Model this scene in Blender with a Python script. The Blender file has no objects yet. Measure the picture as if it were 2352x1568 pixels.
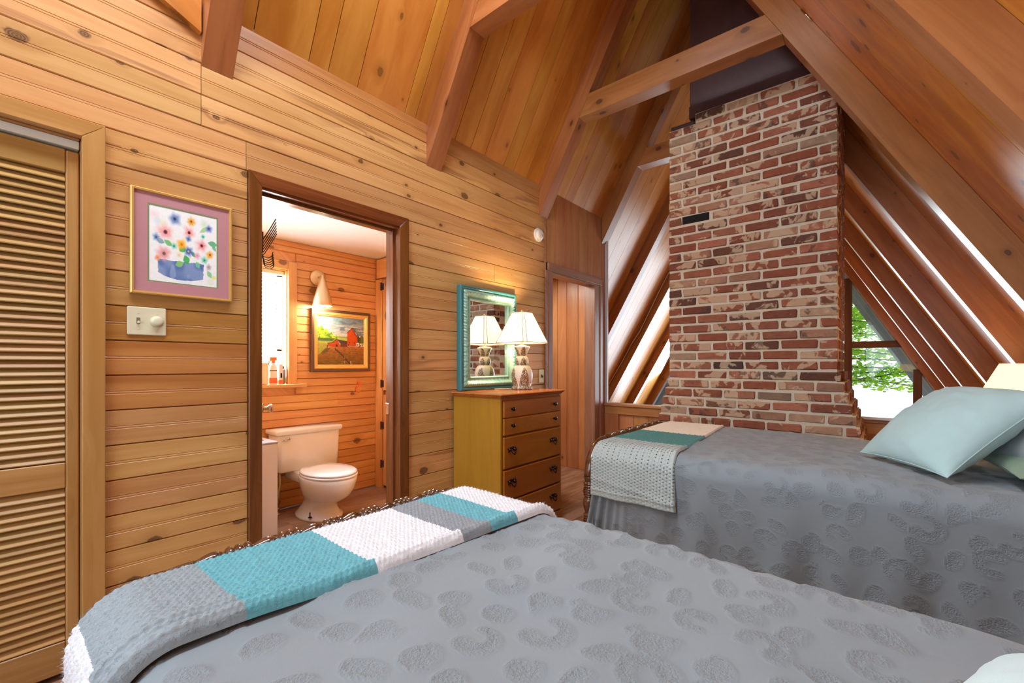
import bpy, bmesh, math, random
import numpy as np
from mathutils import Vector, Matrix
random.seed(7); RNG = np.random.default_rng(7)
SC = bpy.context.scene; COL = SC.collection
PI = math.pi

# ------------------------------------------------------------------ camera
cam_d = bpy.data.cameras.new('camera'); cam = bpy.data.objects.new('camera', cam_d); COL.objects.link(cam)
cam.location = (2.17, 0.0, 1.10); cam.rotation_euler = (PI/2, 0, 0.69171)
cam_d.sensor_width = 36.0; cam_d.lens = 1006.3/2352*36.0
cam_d.shift_y = (836.7-784.0)/2352; cam_d.clip_start = 0.02
SC.camera = cam
# ------------------------------------------------------------------ view, world
SC.view_settings.view_transform = 'Standard'; SC.view_settings.look = 'None'
SC.view_settings.gamma = 1.0; SC.view_settings.use_curve_mapping = False
SC.view_settings.exposure = 0.55
SC.cycles.use_denoising = True
SC.cycles.max_bounces = 10; SC.cycles.diffuse_bounces = 6; SC.cycles.glossy_bounces = 4
SC.cycles.sample_clamp_indirect = 6.0
SC.cycles.caustics_reflective = False; SC.cycles.caustics_refractive = False
W = bpy.data.worlds.new('sky'); SC.world = W; W.use_nodes = True
wn = W.node_tree.nodes; wl = W.node_tree.links
for n in list(wn): wn.remove(n)
wo = wn.new('ShaderNodeOutputWorld'); wb = wn.new('ShaderNodeBackground'); wl.new(wb.outputs[0], wo.inputs[0])
tcw = wn.new('ShaderNodeTexCoord'); sx = wn.new('ShaderNodeSeparateXYZ'); rp = wn.new('ShaderNodeValToRGB')
wl.new(tcw.outputs['Generated'], sx.inputs[0]); mr = wn.new('ShaderNodeMapRange')
mr.inputs['From Min'].default_value = -0.2; mr.inputs['From Max'].default_value = 1.0
wl.new(sx.outputs['Z'], mr.inputs['Value']); wl.new(mr.outputs[0], rp.inputs[0]); wl.new(rp.outputs[0], wb.inputs['Color'])
e = rp.color_ramp.elements
e[0].position = 0.0; e[0].color = (0.90, 0.93, 0.95, 1); e[1].position = 1.0; e[1].color = (0.50, 0.68, 1.0, 1)
x = rp.color_ramp.elements.new(0.22); x.color = (0.93, 0.96, 1.0, 1)
wb.inputs['Strength'].default_value = 1.15

def area(name, loc, rot, sx_, sy_, power, col, portal=False, spread=PI):
    l = bpy.data.lights.new(name, 'AREA'); l.shape = 'RECTANGLE'; l.size = sx_; l.size_y = sy_
    l.energy = power; l.color = col; l.spread = spread
    if portal: l.cycles.is_portal = True
    o = bpy.data.objects.new(name, l); COL.objects.link(o); o.location = loc; o.rotation_euler = rot
    return o
# added rear and ridge fill lights, then daylight of the far gable and bathroom
area('rear_fill_light', (1.55, -2.02, 1.55), (math.radians(80), 0, 0), 2.6, 1.9, 34, (0.70, 0.85, 1.0))  # added fill inside the rear gable, no known source
area('ridge_fill_light', (1.07, 0.15, 3.75), (0, 0, 0), 0.5, 2.6, 80, (0.82, 0.91, 1.0))  # added overhead fill above the frame, no fixture there
area('daylight_far_gable', (0.75, 8.72, 0.9), (math.radians(-83), 0, 0), 3.8, 2.6, 150, (0.80, 0.91, 1.0))
area('daylight_bath_window', (-1.36, 1.22, 1.40), (0, math.radians(-90), 0), 0.8, 0.5, 66, (0.84, 0.93, 1.0))

# ------------------------------------------------------------------ helpers
def srgb(r, g=None, b=None):
    if g is None: r, g, b = r
    f = lambda c: (c/255/12.92) if c/255 <= 0.04045 else ((c/255+0.055)/1.055)**2.4
    return (f(r), f(g), f(b))
MW = {}
def add(name, data, parent=None, M=None):
    o = bpy.data.objects.new(name, data); COL.objects.link(o)
    M = M or Matrix.Identity(4)
    if parent is not None:
        o.parent = parent; o.matrix_basis = MW[parent.name].inverted() @ M
    else:
        o.matrix_basis = M
    MW[o.name] = M
    return o
def tag(o, label=None, cat=None, group=None, kind=None):
    if label: o['label'] = label
    if cat: o['category'] = cat
    if group: o['group'] = group
    if kind: o['kind'] = kind
    return o
def thing(name, label, cat, loc, group=None):
    o = add(name, None, None, Matrix.Translation(loc)); o.empty_display_size = 0.05
    return tag(o, label, cat, group)
def mk(name, verts, faces, mat, smooth=False, midx=None):
    me = bpy.data.meshes.new(name); me.from_pydata([tuple(v) for v in verts], [], faces)
    for m in (mat if isinstance(mat, (list, tuple)) else [mat]): me.materials.append(m)
    if midx is not None: me.polygons.foreach_set('material_index', midx)
    if smooth: me.polygons.foreach_set('use_smooth', [True]*len(me.polygons))
    me.update(); return me
def part(name, verts, faces, mat, parent=None, smooth=False, midx=None):
    """world-space verts -> object whose origin is the bbox centre"""
    a = np.array(verts, float); c = (a.min(0)+a.max(0))/2
    return add(name, mk(name, a-c, faces, mat, smooth, midx), parent, Matrix.Translation(c))
def frame(xaxis, zaxis):
    X = Vector(xaxis).normalized(); Z = Vector(zaxis); Z = (Z-X*Z.dot(X)).normalized(); Y = Z.cross(X)
    return Matrix((X, Y, Z)).transposed()
def part_ax(name, verts, faces, mat, parent, xaxis, zaxis, smooth=False):
    """as part(), with local X (the grain) along xaxis"""
    R = frame(xaxis, zaxis); a = np.array(verts, float); c = Vector(((a.min(0)+a.max(0))/2))
    Rt = np.array(R.transposed()); loc = (a-np.array(c)) @ Rt.T
    return add(name, mk(name, loc, faces, mat, smooth), parent, Matrix.Translation(c) @ R.to_4x4())
def box_vf(lo, hi):
    (a, b, c), (d, e_, f) = lo, hi
    v = [(a,b,c),(d,b,c),(d,e_,c),(a,e_,c),(a,b,f),(d,b,f),(d,e_,f),(a,e_,f)]
    return v, [(0,3,2,1),(4,5,6,7),(0,1,5,4),(1,2,6,5),(2,3,7,6),(3,0,4,7)]
class MB:
    def __init__(s): s.v = []; s.f = []; s.m = []
    def put(s, v, f, mi=0):
        n = len(s.v); s.v += [tuple(p) for p in v]; s.f += [tuple(i+n for i in q) for q in f]; s.m += [mi]*len(f); return s
    def box(s, lo, hi, mi=0): return s.put(*box_vf(lo, hi), mi)
    def cbox(s, lo, hi, b=0.004, mi=0): return s.put(*cham(lo, hi, b), mi)
    def build(s, name, mat, parent=None, smooth=False): return part(name, s.v, s.f, mat, parent, smooth, s.m if isinstance(mat,(list,tuple)) else None)
def cham(lo, hi, b):
    """box with chamfered edges: 24 verts, 26 faces"""
    lo = np.array(lo, float); hi = np.array(hi, float); b = min(b, float((hi-lo).min())*0.45)
    V = []; idx = {}
    for sx_ in (0,1):
        for sy_ in (0,1):
            for sz in (0,1):
                s = (sx_, sy_, sz)
                for ax in range(3):
                    p = [0,0,0]
                    for k in range(3):
                        ins = 0 if k == ax else b
                        p[k] = (hi[k]-ins) if s[k] else (lo[k]+ins)
                    idx[(s, ax)] = len(V); V.append(tuple(p))
    F = []
    for ax in range(3):
        o1, o2 = [k for k in range(3) if k != ax]
        for sd in (0,1):
            q = []
            for a_, b_ in ((0,0),(1,0),(1,1),(0,1)):
                s = [0,0,0]; s[ax] = sd; s[o1] = a_; s[o2] = b_; q.append(idx[(tuple(s), ax)])
            F.append(q)
    for ax in range(3):   # edges along ax
        o1, o2 = [k for k in range(3) if k != ax]
        for a_ in (0,1):
            for b_ in (0,1):
                s0 = [0,0,0]; s0[o1] = a_; s0[o2] = b_; s1 = list(s0); s1[ax] = 1
                F.append([idx[(tuple(s0),o1)], idx[(tuple(s1),o1)], idx[(tuple(s1),o2)], idx[(tuple(s0),o2)]])
    for sx_ in (0,1):
        for sy_ in (0,1):
            for sz in (0,1):
                s = (sx_,sy_,sz); F.append([idx[(s,0)], idx[(s,1)], idx[(s,2)]])
    Va = np.array(V); c = Va.mean(0); out = []
    for q in F:
        p = Va[q]; n = np.cross(p[1]-p[0], p[2]-p[0])
        out.append(tuple(q if n @ (p.mean(0)-c) > 0 else q[::-1]))
    return V, out
_cache = {}
def board(name, center, size, xaxis, zaxis, mat, parent=None, bev=0.003):
    """chamfered board, size = (length along xaxis, width, thickness along zaxis); meshes are shared"""
    key = ('b', tuple(round(s, 4) for s in size), bev, mat.name)
    if key not in _cache:
        h = np.array(size)/2; v, f = cham(-h, h, bev); _cache[key] = mk(name, v, f, mat)
    return add(name, _cache[key], parent, Matrix.Translation(center) @ frame(xaxis, zaxis).to_4x4())
def prism(profile, length):
    """profile [(y,z)] ccw seen from +x, extruded along x, centred"""
    n = len(profile); v = [(-length/2, y, z) for y, z in profile]+[(length/2, y, z) for y, z in profile]
    f = [tuple(range(n))[::-1], tuple(range(n, 2*n))]+[(i, (i+1)%n, n+(i+1)%n, n+i) for i in range(n)]
    return v, f
def bead_board(name, center, length, width, xaxis, zaxis, mat, parent, th=0.018, bead=True):
    """tongue-and-groove board with eased edges and a bead down the middle, face at z=0"""
    key = ('bd', round(length, 4), round(width, 4), mat.name, bead)
    if key not in _cache:
        w = width/2-0.0006
        pr = [(-w,-th),(w,-th),(w,-0.0065),(w-0.003,0),(0.0065,0),(0.0045,-0.0018),(0.0022,-0.0003),(-0.0022,-0.0003),(-0.0045,-0.0018),(-0.0065,0),(-w+0.003,0),(-w,-0.0065)]
        if not bead: pr = [(-w,-th),(w,-th),(w,-0.009),(w-0.0045,0),(0.0042,0),(0.0,-0.0075),(-0.0042,0),(-w+0.0045,0),(-w,-0.009)]
        _cache[key] = mk(name, *prism(pr, length), mat)
    return add(name, _cache[key], parent, Matrix.Translation(center) @ frame(xaxis, zaxis).to_4x4())
def lathe_vf(prof, center=(0,0,0), n=24, cap=True, ang0=0.0):
    V = []; F = []; cx, cy, cz = center
    for r, z in prof:
        for k in range(n):
            a = ang0+2*PI*k/n; V.append((cx+r*math.cos(a), cy+r*math.sin(a), cz+z))
    for i in range(len(prof)-1):
        for k in range(n):
            a = i*n+k; b = i*n+(k+1)%n; F.append((a, b, b+n, a+n))
    if cap:
        F.append(tuple(range(n))[::-1]); m = (len(prof)-1)*n; F.append(tuple(m+k for k in range(n)))
    return V, F
def tube_vf(path, rad, n=10, cap=True):
    P = [Vector(p) for p in path]; V = []; F = []
    rad = rad if hasattr(rad, '__len__') else [rad]*len(P)
    t0 = (P[1]-P[0]).normalized(); up = Vector((0,0,1)) if abs(t0.z) < 0.9 else Vector((1,0,0))
    nrm = t0.cross(up).normalized()
    for i, p in enumerate(P):
        t = (P[min(i+1, len(P)-1)]-P[max(i-1, 0)])
        t = t.normalized() if t.length > 1e-9 else t0
        nrm = (nrm-t*nrm.dot(t)).normalized(); bn = t.cross(nrm)
        for k in range(n):
            a = 2*PI*k/n; V.append(p+(nrm*math.cos(a)+bn*math.sin(a))*rad[i])
    for i in range(len(P)-1):
        for k in range(n):
            a = i*n+k; b = i*n+(k+1)%n; F.append((a, b, b+n, a+n))
    if cap:
        F.append(tuple(range(n))[::-1]); m = (len(P)-1)*n; F.append(tuple(m+k for k in range(n)))
    return [tuple(v) for v in V], F
def grid_obj(name, P, mat, parent=None, attr=None, flip=False, keep=None, recenter=True, colattr=None):
    """P (n,m,3) -> smooth grid mesh, quads; keep = boolean mask of quads"""
    n, m = P.shape[:2]; c = (P.reshape(-1,3).min(0)+P.reshape(-1,3).max(0))/2 if recenter else np.zeros(3)
    I = np.arange(n*m).reshape(n, m)
    Q = np.stack([I[:-1,:-1], I[1:,:-1], I[1:,1:], I[:-1,1:]], -1).reshape(-1,4)
    if flip: Q = Q[:, ::-1]
    if keep is not None: Q = Q[keep.reshape(-1)]
    me = bpy.data.meshes.new(name); me.vertices.add(n*m); me.vertices.foreach_set('co', (P.reshape(-1,3)-c).astype(np.float32).ravel())
    me.loops.add(len(Q)*4); me.loops.foreach_set('vertex_index', np.ascontiguousarray(Q).astype(np.int32).ravel())
    me.polygons.add(len(Q)); me.polygons.foreach_set('loop_start', np.arange(0, len(Q)*4, 4, dtype=np.int32))
    me.polygons.foreach_set('use_smooth', np.ones(len(Q), bool)); me.update(calc_edges=True); me.validate()
    if attr:
        for k, a in attr.items():
            at = me.attributes.new(k, 'FLOAT', 'POINT'); at.data.foreach_set('value', a.astype(np.float32).ravel())
    if colattr is not None:
        at = me.color_attributes.new('Col', 'FLOAT_COLOR', 'POINT')
        rgba = np.ones((n*m, 4), np.float32); rgba[:, :3] = colattr.reshape(-1,3); at.data.foreach_set('color', rgba.ravel())
    me.materials.append(mat)
    return add(name, me, parent, Matrix.Translation(c))

# ------------------------------------------------------------------ materials
class NT:
    def __init__(s, name):
        s.m = bpy.data.materials.new(name); s.m.use_nodes = True; s.t = s.m.node_tree; s.n = s.t.nodes; s.l = s.t.links
        for x in list(s.n): s.n.remove(x)
        s.out = s.n.new('ShaderNodeOutputMaterial')
    def new(s, t, **k):
        x = s.n.new(t)
        for a, b in k.items(): setattr(x, a, b)
        return x
    def put(s, sock, v):
        if isinstance(v, bpy.types.NodeSocket): s.l.new(v, sock)
        elif v is not None:
            if sock.type == 'RGBA' and len(v) == 3: v = (*v, 1)
            sock.default_value = v
    def math(s, op, a, b=None, c=None, clamp=False):
        x = s.new('ShaderNodeMath', operation=op, use_clamp=clamp); s.put(x.inputs[0], a)
        if b is not None: s.put(x.inputs[1], b)
        if c is not None: s.put(x.inputs[2], c)
        return x.outputs[0]
    def mix(s, f, a, b, mode='MIX'):
        x = s.new('ShaderNodeMix', data_type='RGBA', blend_type=mode); s.put(x.inputs[0], f); s.put(x.inputs[6], a); s.put(x.inputs[7], b); return x.outputs[2]
    def noise(s, vec, scale=1.0, detail=3.0, rough=0.55, dist=0.0, dim='3D'):
        x = s.new('ShaderNodeTexNoise', noise_dimensions=dim); s.put(x.inputs['Vector'], vec); x.inputs['Scale'].default_value = scale
        x.inputs['Detail'].default_value = detail; x.inputs['Roughness'].default_value = rough; x.inputs['Distortion'].default_value = dist
        return x.outputs['Fac']
    def step(s, v, a, b, lo=0.0, hi=1.0):
        x = s.new('ShaderNodeMapRange', interpolation_type='SMOOTHSTEP'); s.put(x.inputs['Value'], v); s.put(x.inputs['From Min'], a); s.put(x.inputs['From Max'], b)
        x.inputs['To Min'].default_value = lo; x.inputs['To Max'].default_value = hi; return x.outputs[0]
    def xyz(s, x_, y_, z_):
        c = s.new('ShaderNodeCombineXYZ'); s.put(c.inputs[0], x_); s.put(c.inputs[1], y_); s.put(c.inputs[2], z_); return c.outputs[0]
    def obj(s):
        t = s.new('ShaderNodeTexCoord'); q = s.new('ShaderNodeSeparateXYZ'); s.l.new(t.outputs['Object'], q.inputs[0]); return t.outputs['Object'], q.outputs
    def rand(s): return s.new('ShaderNodeObjectInfo').outputs['Random']
    def bump(s, h, dist=0.002, strength=1.0):
        x = s.new('ShaderNodeBump'); s.put(x.inputs['Height'], h); x.inputs['Distance'].default_value = dist; x.inputs['Strength'].default_value = strength; return x.outputs[0]
    def bsdf(s, col, rough=0.5, metal=0.0, normal=None, spec=0.5, **kw):
        x = s.new('ShaderNodeBsdfPrincipled'); s.put(x.inputs['Base Color'], col); s.put(x.inputs['Roughness'], rough); s.put(x.inputs['Metallic'], metal)
        s.put(x.inputs['Specular IOR Level'], spec)
        if normal is not None: s.l.new(normal, x.inputs['Normal'])
        for k, v in kw.items(): s.put(x.inputs[k.replace('_', ' ')], v)
        s.l.new(x.outputs[0], s.out.inputs[0]); return x
def wood(name, light, dark, knot=None, rough=0.38, gw=26, gx=1.3, kamt=0.13, streak=0.0, streak_col=None, var=0.16, kden=0.5, coat=0.0, spec=0.5):
    t = NT(name); ov, q = t.obj(); r = t.rand()
    w = t.math('ADD', q[1], q[2]); off = t.math('MULTIPLY', r, 57.0)
    xo = t.math('ADD', q[0], off)
    kv = t.xyz(t.math('MULTIPLY', xo, 3.0), t.math('MULTIPLY_ADD', w, 4.6, t.math('MULTIPLY', r, 13.0)), 0.0)
    vo = t.new('ShaderNodeTexVoronoi', voronoi_dimensions='2D', feature='F1'); t.put(vo.inputs['Vector'], kv); vo.inputs['Scale'].default_value = 1.0
    d = vo.outputs['Distance']; cs = t.new('ShaderNodeSeparateColor'); t.l.new(vo.outputs['Color'], cs.inputs[0])
    kr = t.math('MULTIPLY', t.math('MAXIMUM', t.math('SUBTRACT', cs.outputs[0], 1-kden), 0.0), kamt/max(kden, 0.01))
    halo = t.math('SUBTRACT', 1.0, t.step(d, t.math('MULTIPLY', kr, 0.8), t.math('MULTIPLY_ADD', kr, 3.2, 0.0001)))
    wv = t.math('MULTIPLY_ADD', halo, 0.035, w)
    gv = t.xyz(t.math('MULTIPLY', xo, gx), t.math('MULTIPLY', wv, gw), t.math('MULTIPLY', r, 9.0))
    n1 = t.noise(gv, 1.0, 5.0, 0.62, 0.7)
    n2 = t.noise(t.xyz(t.math('MULTIPLY', xo, 1.0), t.math('MULTIPLY', wv, 7.0), off), 1.0, 2.0, 0.5, 0.4)
    g = t.math('ADD', t.math('MULTIPLY', n1, 0.65), t.math('MULTIPLY', n2, 0.35))
    col = t.mix(t.step(g, 0.33, 0.68), dark, light)
    if streak > 0:
        n3 = t.noise(t.xyz(t.math('MULTIPLY', xo, 0.7), t.math('MULTIPLY', wv, 11.0), t.math('MULTIPLY', r, 31.0)), 1.0, 3.0, 0.5, 1.2)
        col = t.mix(t.math('MULTIPLY', t.step(n3, 0.55, 0.66), t.math('MULTIPLY', t.step(r, 0.55, 0.8), streak)), col, streak_col)
    vmul = t.math('MULTIPLY_ADD', r, 2*var, 1-var)
    vc = t.new('ShaderNodeHueSaturation'); t.put(vc.inputs['Color'], col); t.put(vc.inputs['Value'], vmul)
    t.put(vc.inputs['Hue'], t.math('MULTIPLY_ADD', t.math('FRACT', t.math('MULTIPLY', r, 17.3)), 0.016, 0.492))
    col = vc.outputs[0]
    if knot:
        kr2 = t.math('MULTIPLY_ADD', t.noise(t.xyz(t.math('MULTIPLY', xo, 60.0), t.math('MULTIPLY', w, 60.0), 0.0), 1.0, 1.0), t.math('MULTIPLY', kr, 0.6), t.math('MULTIPLY', kr, 0.7))
        km = t.math('SUBTRACT', 1.0, t.step(d, t.math('MULTIPLY', kr2, 0.72), t.math('MULTIPLY_ADD', kr2, 1.05, 0.0001)))
        km = t.math('MULTIPLY', km, t.step(kr, 0.012, 0.02))
        hal = t.math('MULTIPLY', t.math('MULTIPLY', halo, 0.45), t.step(kr, 0.012, 0.02))
        col = t.mix(hal, col, tuple(c*0.8 for c in dark))
        ring = t.math('MULTIPLY_ADD', t.math('SINE', t.math('MULTIPLY', d, 260.0)), 0.18, 0.75)
        col = t.mix(t.math('MULTIPLY', km, ring), col, knot)
    t.bsdf(col, t.math('MULTIPLY_ADD', n2, 0.16, rough-0.08), 0.0, t.bump(n1, 0.0010, 0.30), spec, Coat_Weight=coat, Coat_Roughness=0.12)
    return t.m
def plain(name, col, rough=0.5, metal=0.0, nscale=0, namt=0.1, spec=0.5, bumpd=0.0, **kw):
    t = NT(name); c = col; nm = None
    if nscale:
        ov, q = t.obj(); n = t.noise(ov, nscale, 4.0, 0.6)
        c = t.mix(n, tuple(v*(1-namt) for v in col), tuple(min(1, v*(1+namt)) for v in col))
        if bumpd: nm = t.bump(n, bumpd, 0.6)
    t.bsdf(c, rough, metal, nm, spec, **kw); return t.m
def emit(name, col, strength, base=(0.8,0.8,0.8)):
    t = NT(name); t.bsdf(base, 0.6, Emission_Color=col, Emission_Strength=strength); return t.m
def glassm(name, tint=(1,1,1)):
    t = NT(name); tr = t.new('ShaderNodeBsdfTransparent'); t.put(tr.inputs[0], tint); gl = t.new('ShaderNodeBsdfGlossy'); gl.inputs['Roughness'].default_value = 0.02
    fr = t.new('ShaderNodeFresnel'); fr.inputs[0].default_value = 1.45; mx = t.new('ShaderNodeMixShader')
    t.l.new(fr.outputs[0], mx.inputs[0]); t.l.new(tr.outputs[0], mx.inputs[1]); t.l.new(gl.outputs[0], mx.inputs[2]); t.l.new(mx.outputs[0], t.out.inputs[0]); return t.m
def vcol(name, rough=0.6, spec=0.3):
    t = NT(name); a = t.new('ShaderNodeVertexColor'); a.layer_name = 'Col'; t.bsdf(a.outputs[0], rough, spec=spec); return t.m

M = {}
M['pine'] = wood('pine_wall', srgb(212,166,108), srgb(191,140,82), srgb(78,44,24), rough=0.34, gw=20, streak=0.7, streak_col=srgb(140,92,52), kden=0.62, kamt=0.15, var=0.12)
M['pine_streak'] = wood('pine_heartwood', srgb(200,144,78), srgb(170,112,56), srgb(78,44,24), rough=0.34, gw=18, streak=1.6, streak_col=srgb(122,76,42), kden=0.4, kamt=0.15, var=0.08)
M['pine_bath'] = wood('pine_bath', srgb(228,176,116), srgb(206,146,84), srgb(92,44,18), rough=0.34, gw=20, streak=0.3, streak_col=srgb(176,112,60), kamt=0.14, kden=0.55, var=0.09)
M['ceil'] = wood('ceiling_panel', srgb(208,146,66), srgb(182,114,42), srgb(128,78,32), rough=0.28, gw=7, gx=1.6, kamt=0.10, kden=0.35, var=0.08)
M['rafter'] = wood('rafter_wood', srgb(172,114,66), srgb(142,86,42), srgb(70,40,24), rough=0.3, gw=14, kamt=0.12, kden=0.5, var=0.05)
M['panel'] = wood('panel_wall', srgb(196,142,96), srgb(172,112,70), srgb(100,54,28), rough=0.3, gw=10, kamt=0.08, kden=0.25, var=0.10)
M['casing'] = wood('dark_casing', srgb(134,78,38), srgb(98,52,22), None, rough=0.24, gw=30, var=0.06, spec=0.6)
M['casing_light'] = wood('light_casing', srgb(196,148,88), srgb(178,126,66), None, rough=0.36, gw=20, var=0.04)
M['louver'] = wood('louver_wood', srgb(186,148,88), srgb(162,122,62), None, rough=0.4, gw=30, var=0.12)
M['greywood'] = wood('grey_trim', srgb(170,130,108), srgb(138,98,78), None, rough=0.32, gw=24, var=0.06)
M['floor'] = wood('floor_vinyl', srgb(176,138,112), srgb(120,84,62), None, rough=0.36, gw=16, gx=2.2, var=0.14)
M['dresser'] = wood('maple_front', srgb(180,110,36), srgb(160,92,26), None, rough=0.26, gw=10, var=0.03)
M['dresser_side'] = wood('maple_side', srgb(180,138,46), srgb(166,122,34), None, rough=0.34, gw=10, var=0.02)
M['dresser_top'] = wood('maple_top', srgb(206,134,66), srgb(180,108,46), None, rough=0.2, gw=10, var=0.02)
M['bedwood'] = wood('turned_walnut', srgb(104,66,38), srgb(70,42,22), None, rough=0.13, gw=20, var=0.04, spec=0.8)
M['white'] = plain('white_paint', srgb(238,234,230), 0.55, nscale=14, namt=0.02)
M['drywall'] = plain('bath_ceiling_white', srgb(240,244,250), 0.75, nscale=30, namt=0.015)
M['porcelain'] = plain('porcelain', srgb(240,242,246), 0.08, nscale=3, namt=0.01, spec=0.6)
M['chrome'] = plain('chrome', (0.75,0.75,0.76), 0.12, 1.0, nscale=20, namt=0.05)
M['nickel'] = plain('brushed_nickel', srgb(196,178,156), 0.25, 1.0, nscale=30, namt=0.08)
M['brass'] = plain('satin_brass', srgb(232,214,176), 0.38, 0.85, nscale=40, namt=0.06)
M['black'] = plain('black_iron', srgb(26,24,26), 0.4, 0.6, nscale=20, namt=0.2)
M['darkbronze'] = plain('dark_bronze', srgb(52,34,28), 0.3, 0.9, nscale=40, namt=0.25)
M['ivory'] = plain('ivory_plastic', srgb(224,222,190), 0.35, nscale=8, namt=0.01)
M['smokewhite'] = plain('white_plastic', srgb(240,238,232), 0.4, nscale=8, namt=0.01)
M['goldframe'] = plain('gold_frame', srgb(222,182,104), 0.3, 0.35, nscale=30, namt=0.12)
M['mat'] = plain('mauve_mat', srgb(186,134,140), 0.85, nscale=300, namt=0.05)
M['liner'] = plain('green_liner', srgb(120,142,92), 0.7, nscale=60, namt=0.1)
M['rubber'] = plain('black_rubber', srgb(30,30,30), 0.6, nscale=20, namt=0.2)
M['glass'] = glassm('window_glass')
M['mirror'] = plain('mirror_silver', (0.86,0.87,0.86), 0.015, 1.0)
M['art'] = vcol('print_colour')
# ================================================================== SETTING
def struct(o, label, cat): return tag(o, label, cat, None, 'structure')
SL = 1.77; ANG = math.atan(SL); APX = 1.0695
def sh(y): return -0.044*max(0.0, y-4.08)
ZL = lambda x: 2.61+SL*x           # left ceiling surface
ZR = lambda x: 6.396-SL*x          # right ceiling surface
YK = [-0.62, 0.582, 1.777, 2.975, 4.07, 5.26, 6.46, 7.66, 8.86]; RW = 0.117
LN = (math.sin(ANG), 0, -math.cos(ANG)); RN = (-math.sin(ANG), 0, -math.cos(ANG))
LS = (math.cos(ANG), 0, math.sin(ANG)); RS = (-math.cos(ANG), 0, math.sin(ANG))
# ---- floor
fl = struct(MB().box((-1.45,-2.3,-0.12),(3.75,4.2,-0.008)).build('floor', M['floor']), 'grey-brown wood plank floor seen between bed and dresser', 'floor')
for i, x0 in enumerate(np.arange(-1.30, 1.02, 0.152)):
    y = 0.72-random.random()*0.9
    while y < 4.12:
        y0, y1 = max(y, 0.70), min(y+1.22, 4.12)
        if y1-y0 > 0.05 and not (x0+0.152 > 0.02-0.15 and x0 < -0.02 and False):
            board('plank', (x0+0.076, (y0+y1)/2, -0.004), (y1-y0-0.001, 0.1512, 0.008), (0,1,0), (0,0,1), M['floor'], fl, 0.0012)
        y += 1.22
struct(MB().box((-2.9,4.3,-2.62),(5.2,8.9,-2.5)).build('floor_lower', M['floor']), 'lower storey floor beyond the half wall', 'floor')
# ---- left wall with horizontal beaded pine boards
wl_ = MB()
for lo, hi in (((-0.10,-2.2,1.905),(-0.0185,0.232,2.60)), ((-0.10,0.232,0),(-0.0185,0.806,2.60)), ((-0.10,0.806,1.915),(-0.0185,1.568,2.60)),
               ((-0.10,1.568,0),(-0.0185,3.155,2.60)), ((-0.10,3.155,1.915),(-0.0185,3.915,2.60)), ((-0.10,3.915,0),(-0.0185,4.16,2.60)), ((-0.10,-2.2,0),(-0.0185,-0.42,1.905))):
    wl_.box(lo, hi)
wall_left = struct(wl_.build('wall_left', M['pine']), 'wall of horizontal knotty pine boards on the left', 'wall')
PZ = 0.13
for k in range(-4, 17):
    z0 = 0.41+PZ*k; z1 = z0+PZ; zc = (max(z0, 0)+min(z1, 2.61))/2; wd = min(z1, 2.61)-max(z0, 0.0)
    if wd < 0.03: continue
    segs = []
    if z1 <= 1.975+0.01:
        segs += [(0.284, 0.757), (1.631, 3.056)]
        if k % 3 == 1: segs[1:] = [(1.631, 2.42), (2.42, 3.056)]
    elif z0 < 2.08:
        segs += [(-1.4, 0.752), (0.752, 3.056)]
    elif z0 < 2.35: segs += [(-1.4, 0.582), (0.582, 3.056)]
    else: segs += [(-1.2, 0.64), (0.64, 3.056)] if k % 2 else [(-1.2, 1.83), (1.83, 3.056)]
    for a, b in segs:
        bead_board('plank', (0, (a+b)/2, zc), b-a-0.0022, wd, (0,1,0), (1,0,0), M['pine_streak'] if (0.9 < z0 < 1.30 and b < 0.8) or (z0 > 2.4 and a < 0.7 and b > 1) else M['pine'], wall_left)
# ---- vertical panelling right of the pine wall, around the small doorway
for a, b, z0, z1 in [(3.058,3.20,1.977,2.61),(3.20,3.37,1.977,2.61),(3.37,3.47,1.977,2.61),(3.47,3.63,1.977,2.61),(3.63,3.80,1.977,2.61),(3.80,3.90,1.977,2.61),(3.90,4.062,1.977,2.61),(4.062,4.145,0.0,2.45)]:
    board('panel', (-0.010, (a+b)/2, (z0+z1)/2), (z1-z0, b-a-0.0015, 0.018), (0,0,1), (1,0,0), M['panel'], wall_left, 0.003)
# ---- trims: door casings
def mitred(parent, ya, yb, zt, wl, wr, wt, x0, x1, mat, sides='LRT'):
    b = 0.0022
    def piece(pl, ax):
        c = np.mean(pl, 0); V = [(x0, y, z) for y, z in pl]+[(x1-b, y, z) for y, z in pl]+[(x1, y+(c[0]-y)*b/max(abs(c[0]-y), .012), z+(c[1]-z)*b/max(abs(c[1]-z), .012)) for y, z in pl]
        F = [(3,2,1,0),(8,9,10,11)]+[(i, (i+1)%4, 4+(i+1)%4, 4+i) for i in range(4)]+[(4+i, 4+(i+1)%4, 8+(i+1)%4, 8+i) for i in range(4)]
        part_ax('casing', V, F, mat, parent, ax, (1,0,0))
    if 'L' in sides: piece([(ya,0),(ya+wl,0),(ya+wl,zt-wt),(ya,zt)], (0,0,1))
    if 'R' in sides: piece([(yb-wr,0),(yb,0),(yb,zt),(yb-wr,zt-wt)], (0,0,1))
    if 'T' in sides: piece([(ya+wl,zt-wt),(yb-wr,zt-wt),(yb,zt),(ya,zt)], (0,1,0))
def casing(name, x0, x1, pts, mat, parent=None, label=None, b=0.004):
    mb = MB()
    for lo, hi in pts: mb.cbox((x0, lo[0], lo[1]), (x1, hi[0], hi[1]), b)
    return mb.build(name, mat, parent)
d1 = thing('door_1', 'dark brown casing of the bathroom doorway between flower picture and dresser', 'doorway', (0, 1.19, 0)); d1['kind'] = 'structure'
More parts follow.
